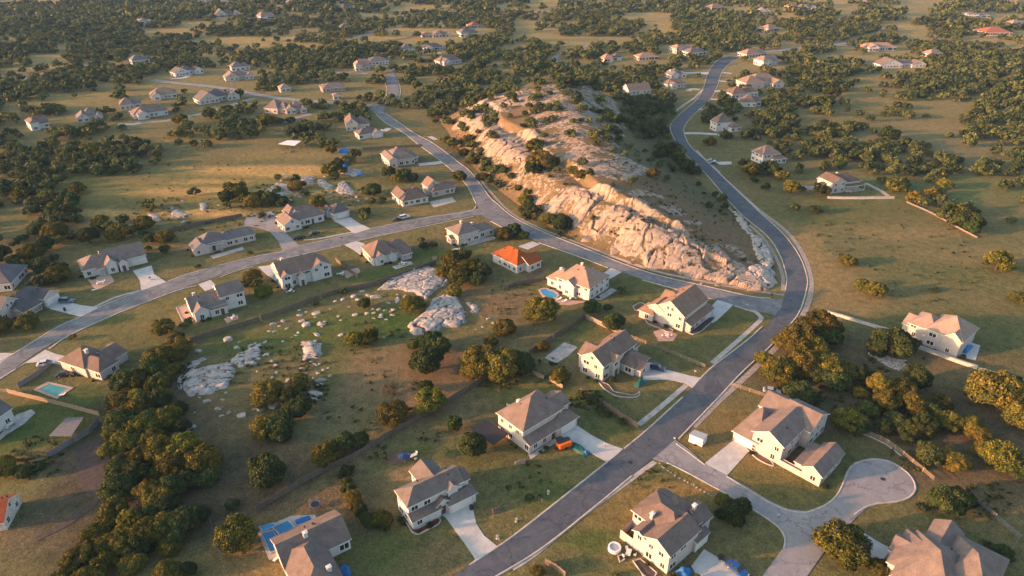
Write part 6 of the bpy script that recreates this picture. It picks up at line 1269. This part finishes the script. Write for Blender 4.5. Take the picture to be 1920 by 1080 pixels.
def car(a, b, col, label, suv=False, name='parked_car'):
    k = (col, suv)
    if k not in CP: CP[k] = car_parts(col, suv)
    p, q = np.array(P(*a)), np.array(P(*b)); c = (p+q)/2; ang = math.atan2(*(q-p)[::-1]); root = empty(name, (c[0], c[1], surf(*c)+.1), ang)
    tag(root, label, 'car'); d = CP[k]; L, W = d['dims']
    link('body', d['body'], root); link('cabin_glass', d['cabin'], root); link('roof_panel', d['roof'], root)
    for sx in (-L*.31, L*.31):
        for sy in (-1, 1): w_ = link('wheel', d['wheel'], root, (sx, sy*(W/2-.1), .34)); link('rim', d['rim'], w_)
    for sy in (-1, 1): link('headlight', d['light'], root, (L/2-.03, sy*W*.33, .66))
    return root
for a, b, col, lb, suv in [
 ((1219,690),(1242,695),'navy','dark navy car parked on the drive of the gabled stone house',True),((1370,1062),(1392,1080),'blue','blue car parked on the drive at the bottom edge',False),
 ((116,567),(136,567),'teal','teal-grey car parked on the wide drive at the left',True),((77,686),(98,682),'white' if False else 'wcar','white car parked beside the turquoise pool yard',False),
 ((112,706),(136,704),'kcar','black car half under the pool house eave',False),((1328,308),(1350,309),'navy','navy car parked where the white pavement meets the right road',False),((1325,303),(1342,304),'silver','silver car right beside the navy one at the right road',False),
 ((582,442),(596,437),'kcar','black car on the lawn before the looping drive house, right one of two',False),((555,449),(566,446),'kcar','black car on the lawn before the looping drive house, left one of two',True),
 ((738,415),(752,411),'kcar','black car on the grass strip above the west street',False),((752,411),(765,408),'wcar','white van-like car directly right of the black one on the grass strip',True),
 ((418,203),(430,200),'kcar','dark car alone on the pale upper-left lane',False),((1362,152),(1372,152),'kcar','dark car on a short drive near the top of the right road',False),
 ((1438,735),(1455,738),'silver','silver car tucked beneath the oaks right of the main road',False),((28,142),(42,141),'kcar','dark car beside the far-left country road',True),
 ((592,196),(604,198),'silver','grey car on the upper-left lane by the pink cabin',False),((1160,728),(1160,728.5),'kcar','x',False)][:16]:
    car(a, b, col, lb, suv)

# ------------------------------------------------------------------ sheds, canopies, trailer
def canopy(px, label, h=2.6, mat='dark', name='pergola', cat='pergola', slats=False, th=.14):
    pl = [np.array(P(*p)) for p in px]; c = np.mean(pl, 0); z = hz1(*c); root = empty(name, (c[0], c[1], z)); tag(root, label, cat)
    r = MB(); q = [p-c for p in pl]; r.poly([(*p, h+th) for p in q]); r.poly([(*p, h) for p in q][::-1])
    for i in range(len(q)): j = (i+1) % len(q); r.poly([(*q[i], h), (*q[j], h), (*q[j], h+th), (*q[i], h+th)])
    if slats:
        for k in range(12):
            t = (k+.5)/12; a = q[0]+(q[1]-q[0])*t; b = q[3]+(q[2]-q[3])*t; r.tube((*a, h+th+.05), (*b, h+th+.05), .07, k=4)
    r.build('roof', M[mat], root)
    for p in q: s = MB(); e = p*.93; s.box(e[0]-.09, e[0]+.09, e[1]-.09, e[1]+.09, -.3, h); s.build('post', M['wood'], root)
    return root
canopy([(884,822),(912,802),(954,828),(926,849)], 'dark brown flat pergola roof at the left of the cream house', 2.4, 'dark')
canopy([(98,832),(130,798),(163,796),(140,832)], 'slatted grey shelter on the lawn at the far left', 2.4, 'grey_wood', 'shelter', 'shelter', True)
canopy([(523,278),(540,271),(566,272),(554,281)], 'pale flat-roofed shelter alone on the golden meadow', 2.4, 'white_paint', 'shelter', 'shelter')
canopy([(1020,675),(1040,659),(1050,664),(1030,680)], 'x', 2.4) if False else None
canopy([(985,858),(1002,845),(1000,850),(990,862)], 'x', 2) if False else None
def boxy(px, label, h, mat, name, cat, top=None, gable=False):
    pl = [np.array(P(*p)) for p in px]; c = np.mean(pl, 0); z = hz1(*c); root = empty(name, (c[0], c[1], z)); tag(root, label, cat); q = [p-c for p in pl]
    w_ = MB(); n = len(q)
    for i in range(n): j = (i+1) % n; w_.poly([(*q[i], -.3), (*q[j], -.3), (*q[j], h), (*q[i], h)])
    w_.build('body', M[mat], root); r = MB(); e = [p*1.06 for p in q]
    if gable:
        a, b = (e[0]+e[1])/2, (e[2]+e[3])/2; r.poly([(*e[1], h), (*e[2], h), (*b, h+.7), (*a, h+.7)]); r.poly([(*e[3], h), (*e[0], h), (*a, h+.7), (*b, h+.7)]); r.poly([(*e[0], h), (*e[1], h), (*a, h+.7)]); r.poly([(*e[2], h), (*e[3], h), (*b, h+.7)])
    else:
        r.poly([(*p, h+.12) for p in e])
        for i in range(n): j = (i+1) % n; r.poly([(*e[i], h), (*e[j], h), (*e[j], h+.12), (*e[i], h+.12)])
    r.build('roof', M[top or mat], root); return root
bx_ = boxy([(1291,828),(1316,838),(1324,829),(1300,820)], 'white box trailer with orange-lit side, parked alone on the roadside lawn', 2.3, 'white_paint', 'box_trailer', 'trailer', 'silver')
for k in (-.9, .9):
    w_ = MB(); w_.tube((k, -1.35, 0), (k, -1.1, 0), .34, k=12); w_.build('wheel', M['black'], bx_)
tr = empty('utility_trailer', (*P(1057,838), hz1(*P(1057,838))), .5); tag(tr, 'bright orange boxy trailer with a dark lid, parked beside the cream house drive', 'trailer')
b_ = MB(); b_.box(-1.7, 1.7, -1.0, 1.0, .5, 1.7); b_.build('body', M['orange'], tr); b_ = MB(); b_.box(-1.75, 1.75, -.2, 1.05, 1.7, 1.85); b_.build('lid', M['dark'], tr)
for sy in (-1.1, 1.1): b_ = MB(); b_.tube((0, sy-.1, .35), (0, sy+.1, .35), .35, k=12); b_.build('wheel', M['black'], tr)
b_ = MB(); b_.box(-2.9, -1.7, -.05, .05, .5, .6); b_.build('tow_bar', M['dark'], tr)
def tarp(px, label, mat, h=.6, name='tarpaulin', cat='tarpaulin', seed=0):
    pl = [np.array(P(*p)) for p in px]; c = np.mean(pl, 0); z = surf(*c); n = 9; V = []; a, b, d, e = [p-c for p in pl]
    for j in range(n+1):
        for i in range(n+1):
            u, v = i/n, j/n; p = (a*(1-u)+b*u)*(1-v)+(e*(1-u)+d*u)*v; k = math.sin(math.pi*u)*math.sin(math.pi*v)
            V.append((p[0], p[1], h*(k**.5)*(.8+.3*math.sin(u*9+seed)*math.cos(v*7))))
    V2 = [(x, y, -.05) for x, y, zz in V]; F1 = grid_faces(n+1, n+1); me = np_mesh(name, V+V2, np.concatenate([F1, F1[:, ::-1]+len(V)]), M[mat], True)
    return tag(link(name, me, None, (c[0], c[1], z+.05)), label, cat)
tarp([(629,311),(650,314),(658,303),(640,299)], 'bright blue tarpaulin sheet above the white rocks', 'tarp', 1.2, seed=1)
tarp([(664,330),(682,328),(678,322),(668,323)], 'small blue tarpaulin strip at the foot of the ridged slab', 'tarp', .6, seed=2)
tarp([(632,288),(656,291),(655,279),(640,279)], 'dark blue tarpaulin under the tree above the bright blue one', 'tarp', 1.6, seed=3)
tarp([(1072,843),(1098,858),(1104,848),(1078,828)], 'dark green covered load beside the orange trailer', 'green', 1.0, seed=4)
tarp([(1090,850),(1100,856),(1104,850),(1096,844)], 'small blue cover on the end of the green load', 'tarp', 1.3, seed=5)
tarp([(1188,725),(1198,728),(1213,718),(1200,708)], 'dark green awning cloth over the front garden of the gabled stone house', 'green', 1.6, seed=6)
tarp([(1798,660),(1812,664),(1826,650),(1812,645)], 'blue cover over patio furniture right of the white house', 'tarp', 1.5, seed=7)
tarp([(1262,1072),(1290,1088),(1300,1072),(1280,1062)], 'blue sheet stretched over the courtyard of the big deck house', 'tarp', 1.5, seed=8)
tarp([(556,985),(585,975),(580,966),(552,975)], 'pale blue solar sheet beside the terraced pool', 'tarp', .3, seed=9)
tarp([(632,1078),(658,1080),(655,1062),(640,1060)], 'pale blue cloth awning at the right foot of the L-shaped house', 'tarp', 1.2, seed=10)
def umbrella(px, py, mat, label, r=1.5):
    x, y = P(px, py); e = empty('parasol', (x, y, surf(x, y))); tag(e, label, 'parasol'); c = MB()
    for i in range(8):
        a, b = i*math.pi/4, (i+1)*math.pi/4; c.poly([(r*math.cos(a), r*math.sin(a), 2.0), (r*math.cos(b), r*math.sin(b), 2.0), (0, 0, 2.7)]); c.poly([(r*math.cos(b), r*math.sin(b), 1.97), (r*math.cos(a), r*math.sin(a), 1.97), (0, 0, 2.67)])
    c.build('canopy', M[mat], e); p = MB(); p.tube((0, 0, 0), (0, 0, 2.7), .035); p.build('pole', M['trim'], e)
umbrella(759, 866, 'navy', 'dark blue parasol beside the bare earth patch behind the two-storey house', 1.6)
umbrella(660, 1078, 'white_paint', 'white parasol near the bottom edge beside the L-shaped house') if False else None
# furniture
tt = MB(); tt.box(-.9, .9, -.5, .5, .70, .75)
TT = tt.mesh('table_top', M['trim']); tg = MB(); tg.box(-.04, .04, -.04, .04, 0, .70); TG = tg.mesh('leg', M['dark'])
sc_ = MB(); sc_.box(-.27, .27, -.27, .27, .40, .46); SS = sc_.mesh('seat', M['trim']); sb = MB(); sb.box(-.27, .27, .22, .28, .46, .95); SB = sb.mesh('backrest', M['trim'])
cl = MB(); cl.box(-.03, .03, -.03, .03, 0, .40); CL = cl.mesh('leg', M['dark'])
def table_set(px, py, where, n=4, rz=0):
    x, y = P(px, py); z = surf(x, y)+.08; t = empty('patio_table', (x, y, z), rz); tag(t, 'pale patio table ' + where, 'table'); link('table_top', TT, t)
    for sx in (-.8, .8):
        for sy in (-.42, .42): link('leg', TG, t, (sx, sy, 0))
    for k in range(n):
        a = rz + k*2*math.pi/n + .5; cx, cy = x+1.3*math.cos(a), y+1.1*math.sin(a)
        e = empty('patio_chair', (cx, cy, z), a-math.pi/2); tag(e, 'pale patio chair round the table ' + where, 'chair', 'patio chairs ' + where); link('seat', SS, e); link('backrest', SB, e)
        for sx in (-.22, .22):
            for sy in (-.22, .22): link('leg', CL, e, (sx, sy, 0))
for a in [(1250,632,'below the corner house garden',4),(775,858,'near the blue parasol',3),(1072,560,'on the terrace of the kidney pool house',4),(190,532,'on the terrace of the long garage house',4),(756,496,'behind the white house above the lawn',4),(437,598,'behind the house with stone end wing',4),(1178,1040,'left of the walled deck house',3),(1430,840,'in the front garden of the peach house',2),(1590,361,'on the terrace of the lone ranch house',4),(960,765,'behind the cream house with pergola',3),(20,800,'on the terrace at the lower left edge',2),(545,548,'behind the two-storey house with walled patio',3),(680,505,'x',0),(855,470,'on the strip below the stone house',2),(640,516,'on the brick patio by the fence',3),(1340,600,'x',0)]:
    if a[3]: table_set(*a[:2], a[2], a[3], a[0] % 3*.6)
sp = empty('spa_tub', (*P(1152,1030), hz1(*P(1152,1030)))); tag(sp, 'round white hot tub beside the walled deck of the big house', 'hot tub')
m_ = MB(); k = 20
for i in range(k):
    a, b = 2*math.pi*i/k, 2*math.pi*(i+1)/k; ca, sa, cb, sb_ = math.cos(a), math.sin(a), math.cos(b), math.sin(b)
    m_.poly([(1.35*ca, 1.35*sa, 0), (1.35*cb, 1.35*sb_, 0), (1.35*cb, 1.35*sb_, .8), (1.35*ca, 1.35*sa, .8)]); m_.poly([(1.35*ca, 1.35*sa, .8), (1.35*cb, 1.35*sb_, .8), (1.0*cb, 1.0*sb_, .8), (1.0*ca, 1.0*sa, .8)]); m_.poly([(1.0*ca, 1.0*sa, .8), (1.0*cb, 1.0*sb_, .8), (1.0*cb, 1.0*sb_, .3), (1.0*ca, 1.0*sa, .3)])
m_.build('shell', M['white_paint'], sp); m_ = MB(); m_.poly([(1.0*math.cos(2*math.pi*i/k), 1.0*math.sin(2*math.pi*i/k), .68) for i in range(k)]); m_.build('water', M['silver'], sp)
def planter(px, label, mat='mulch', name='flower_bed', cat='flower bed', smooth=True, w=.28, h=.3, plants=0):
    pl = [np.array(P(*p)) for p in px]
    if smooth: pl = catmull(pl+[pl[0]], .8)[:-1]
    c = np.mean(pl, 0); z = hz1(*c); root = empty(name, (c[0], c[1], z)); tag(root, label, cat); m = MB(); n = len(pl)
    for i in range(n):
        j = (i+1) % n; p, q = pl[i]-c, pl[j]-c; ip, iq = p*(1-w/max(np.linalg.norm(p), .5)), q*(1-w/max(np.linalg.norm(q), .5))
        m.poly([(*p, -.3), (*q, -.3), (*q, h), (*p, h)]); m.poly([(*p, h), (*q, h), (*iq, h), (*ip, h)]); m.poly([(*iq, -.1), (*ip, -.1), (*ip, h), (*iq, h)])
    m.build('edging', M['kerb'], root); s = MB(); s.poly([(*(p-c), .16) for p in pl]); s.build('soil', M[mat], root); return root
planter([(752,972),(758,966),(770,985),(778,994),(800,985),(815,975),(826,973),(824,983),(800,996),(785,1003),(772,999),(764,985)], 'curved red-mulch flower bed wrapping the front corner of the two-storey house')
planter([(1186,575),(1200,568),(1210,572),(1206,583),(1192,583)], 'rounded stone bed at the left end of the corner house', 'dirt')
planter([(1208,598),(1222,597),(1245,612),(1262,620),(1255,624),(1235,616),(1215,608)], 'long curving stone bed along the front of the corner house', 'dirt')
planter([(1285,622),(1305,605),(1340,595),(1320,618),(1300,628)], 'dark planted court with pale edging at the right of the corner house', 'dark_dirt')
planter([(1186,1052),(1200,1048),(1232,1075),(1225,1092),(1205,1080)], 'long white-edged raised bed below the walled deck house', 'dark_dirt', smooth=False)
planter([(1158,1043),(1168,1040),(1172,1050),(1162,1056)], 'small square raised bed near the round hot tub', 'dark_dirt', smooth=False)
planter([(330,577),(348,572),(363,602),(345,606)], 'low-walled pink terrace bed left of the house with brick end wing', 'coping', smooth=False)
planter([(1120,715),(1140,722),(1150,735),(1165,738),(1190,742),(1200,735),(1195,745),(1160,745),(1135,732)], 'narrow garden bed along the gabled stone house', 'dirt')
planter([(1395,838),(1440,860),(1450,875),(1420,862)], 'narrow flower bed under the front windows of the peach house', 'dirt')
# street furniture and small yard things
def post_box(px, py, label):
    x, y = P(px, py); e = empty('mailbox', (x, y, surf(x, y)), rt.uniform(0, 3)); tag(e, label, 'mailbox'); p = MB(); p.box(-.06, .06, -.06, .06, 0, 1.05); p.build('post', M['wood'], e); b = MB(); b.box(-.15, .15, -.28, .28, 1.05, 1.3); b.build('box', M['silver'], e)
for px, py, lb in [(1303,702,'mailbox where the navy car drive meets the road'),(1264,828,'mailbox at the court mouth'),(1400,577,'mailbox at the corner lawn'),(935,1018,'mailbox at the curved bed house drive'),(1135,838,'mailbox at the cream house drive'),(1459,972,'mailbox on the court pavement')]: post_box(px, py, lb)
def bin_(px, py, label, mat='green', r=.35):
    x, y = P(px, py); e = empty('rubbish_bin', (x, y, surf(x, y)+.08), rt.uniform(0, 3)); tag(e, label, 'bin'); b = MB(); b.box(-r, r, -r, r, 0, 1.0); b.build('body', M[mat], e); l = MB(); l.box(-r*1.1, r*1.1, -r*1.1, r*1.15, 1.0, 1.1); l.build('lid', M['dark'], e)
for px, py, lb, mt in [(1065,828,'dark bin at the garage of the cream house','dark'),(884,955,'black bin on the right edge of the curved bed house drive','dark'),(1350,1048,'black bin beside the blue car drive','dark'),(122,583,'dark bin at the edge of the wide left drive','dark'),(282,525,'pale bin on the garage drive of the long house','white_paint'),(1387,830,'pale bin at the peach house garage','white_paint')]: bin_(px, py, lb, mt)
def statue(px, py, label, k=0):
    x, y = P(px, py); e = empty('garden_ornament', (x, y, surf(x, y)), rt.uniform(0, 3)); e.scale = (.7,)*3; tag(e, label, 'ornament'); b = MB(); b.tube((0, 0, 0), (0, 0, .45), .45, .35, 10); b.build('base', M['kerb'], e); t = MB(); t.tube((0, 0, .45), (0, 0, 1.1), .12, .1, 8); t.tube((0, 0, 1.1), (0, 0, 1.25), .2, .5, 10); t.build('basin', M['kerb'], e)
for px, py, lb in [(932,1010,'white birdbath on the lawn by the curved drive'),(1028,926,'white birdbath on the lawn left of the main road'),(968,978,'pale stone birdbath nearest the kerb of the main road'),(1077,968,'small pale ornament on the lawn at the bottom')][:3]: statue(px, py, lb)
def lounger(px, py, rz, label, group=None):
    x, y = P(px, py); e = empty('sun_lounger', (x, y, surf(x, y)+.06), rz); tag(e, label, 'lounger', group); f = MB(); f.box(-.95, .3, -.33, .33, .28, .36); f.build('bed', M['white_paint'], e); b = MB(); Mx = Matrix.Translation((.3, 0, .32)) @ Matrix.Rotation(-.7, 4, 'Y'); b.box(0, .75, -.33, .33, -.04, .04, 0, Mx); b.build('backrest', M['white_paint'], e)
    for sx in (-.85, .2):
        for sy in (-.28, .28): g_ = MB(); g_.box(sx-.03, sx+.03, sy-.03, sy+.03, 0, .28); g_.build('leg', M['dark'], e)
lounger(1048, 562, .4, 'white sun lounger nearest the kidney-shaped pool'); lounger(1058, 566, .5, 'white sun lounger farther from the kidney-shaped pool'); lounger(118, 742, .3, 'white sun lounger on the lawn edge of the turquoise pool'); lounger(520, 1048, 1.0, 'white sun lounger at the foot of the terraced pool'); lounger(178, 545, .2, 'white sun lounger on the cluttered front terrace')
def trampoline(px, py, label, r=1.8):
    x, y = P(px, py); e = empty('trampoline', (x, y, surf(x, y))); tag(e, label, 'trampoline'); m = MB(); n = 18
    m.poly([(r*.85*math.cos(2*math.pi*i/n), r*.85*math.sin(2*math.pi*i/n), .75) for i in range(n)]); m.build('mat', M['black'], e); f = MB()
    for i in range(n):
        a, b = 2*math.pi*i/n, 2*math.pi*(i+1)/n; f.tube((r*math.cos(a), r*math.sin(a), .75), (r*math.cos(b), r*math.sin(b), .75), .09, k=5, cap=False)
    f.build('rim', M['tarp'], e)
    for i in range(5): a = i*1.2566; g_ = MB(); g_.tube((r*math.cos(a), r*math.sin(a), 0), (r*math.cos(a), r*math.sin(a), .75), .05, k=5); g_.build('leg', M['dark'], e)
trampoline(592, 950, 'dark round trampoline on the bare lawn above the terraced pool', 1.1)
def woodpile(px, py, rz, label, mat='wood', n=5, L=1.8):
    x, y = P(px, py); m = MB(); g_ = random.Random(int(px))
    for i in range(n):
        for j in range(n-i): m.tube((-L/2+g_.uniform(-.1, .1), (j+i*.5-n/2)*.26, .14+i*.22), (L/2+g_.uniform(-.1, .1), (j+i*.5-n/2)*.26, .14+i*.22), .13, k=7)
    tag(link('log_pile', m.mesh('log_pile', M[mat]), None, (x, y, surf(x, y)), rz), label, 'log pile')
woodpile(930, 958, .4, 'dark log pile on the lawn right of the curved drive'); woodpile(705, 380, .2, 'brown timber stack on the lawn left of the twin-roof house', 'wood_pale'); woodpile(815, 486, .1, 'timber pile at the end of the green lawn fence', 'wood_pale'); woodpile(385, 300, .1, 'x') if False else None
for px, py, lb in [(1655,899,'round dark manhole cover in the middle of the court'),(1182,868,'manhole cover on the main road by the court mouth'),(640,446,'manhole cover on the west street above the white house')]:
    x, y = P(px, py); e = MB(); e.tube((0, 0, 0), (0, 0, .03), .55, k=16); tag(link('manhole_cover', e.mesh('manhole_cover', M['dark']), None, (x, y, hz1(x, y)+.12)), lb, 'manhole cover')
# rows of bare vehicles and timber by the meadow ruin
for k, (px, py, rz, lb) in enumerate([(530,287,.1,'rusty timber heap beside the meadow shelter'),(548,285,.6,'smaller timber heap right of the meadow shelter'),(975,868,.3,'brown branch heap on the lawn near the cream house')]): woodpile(px, py, rz, lb, 'wood_pale', 4, 2.6)
# clipped shrubs along the walls of the near houses
for k, (short, cen, Lx, Ly, al, root) in [(k, v) for k, v in HOUSES.items() if k in ('h1','h2','h4','h5','h6','h7','h8','h10','h11','h12','h13','h15','h16','h17','h30','h14')]:
    rg2 = random.Random(k)
    for i in range(4):
        t = rg2.uniform(.05, .95)
        if i % 2: lx, ly = -1.1, Ly*t
        else: lx, ly = Lx*t*.5, -1.2-(.6 if k in ('h6', 'h7') else 0)
        wx = root.location[0]+lx*math.cos(al)-ly*math.sin(al); wy = root.location[1]+lx*math.sin(al)+ly*math.cos(al); r = rg2.uniform(.5, .95)
        e = empty('shrub', (wx, wy, hz1(wx, wy)-.15), rg2.uniform(0, 6)); e.scale = (r, r, r*1.05); link('crown', rg2.choice(DRKM), e); link('stem', TR[0], e)
        tag(e, 'clipped green shrub at the foot of ' + short, 'shrub', 'shrubs around ' + short)
# ------------------------------------------------------------------ haze
hb = MB(); hb.box(-9500, 9500, -400, 12300, -60, 150); hz_o = hb.build('haze', []); hm_ = bpy.data.materials.new('haze'); hm_.use_nodes = True; t = hm_.node_tree; t.nodes.clear()
ov = t.nodes.new('ShaderNodeOutputMaterial'); pv = t.nodes.new('ShaderNodeVolumePrincipled'); pv.inputs['Color'].default_value = (.34, .56, 1, 1); pv.inputs['Density'].default_value = .00006; pv.inputs['Anisotropy'].default_value = 0
t.links.new(pv.outputs[0], ov.inputs['Volume']); hz_o.data.materials.append(hm_); tag(hz_o, 'thin evening haze over the whole valley', 'haze', kind='stuff')
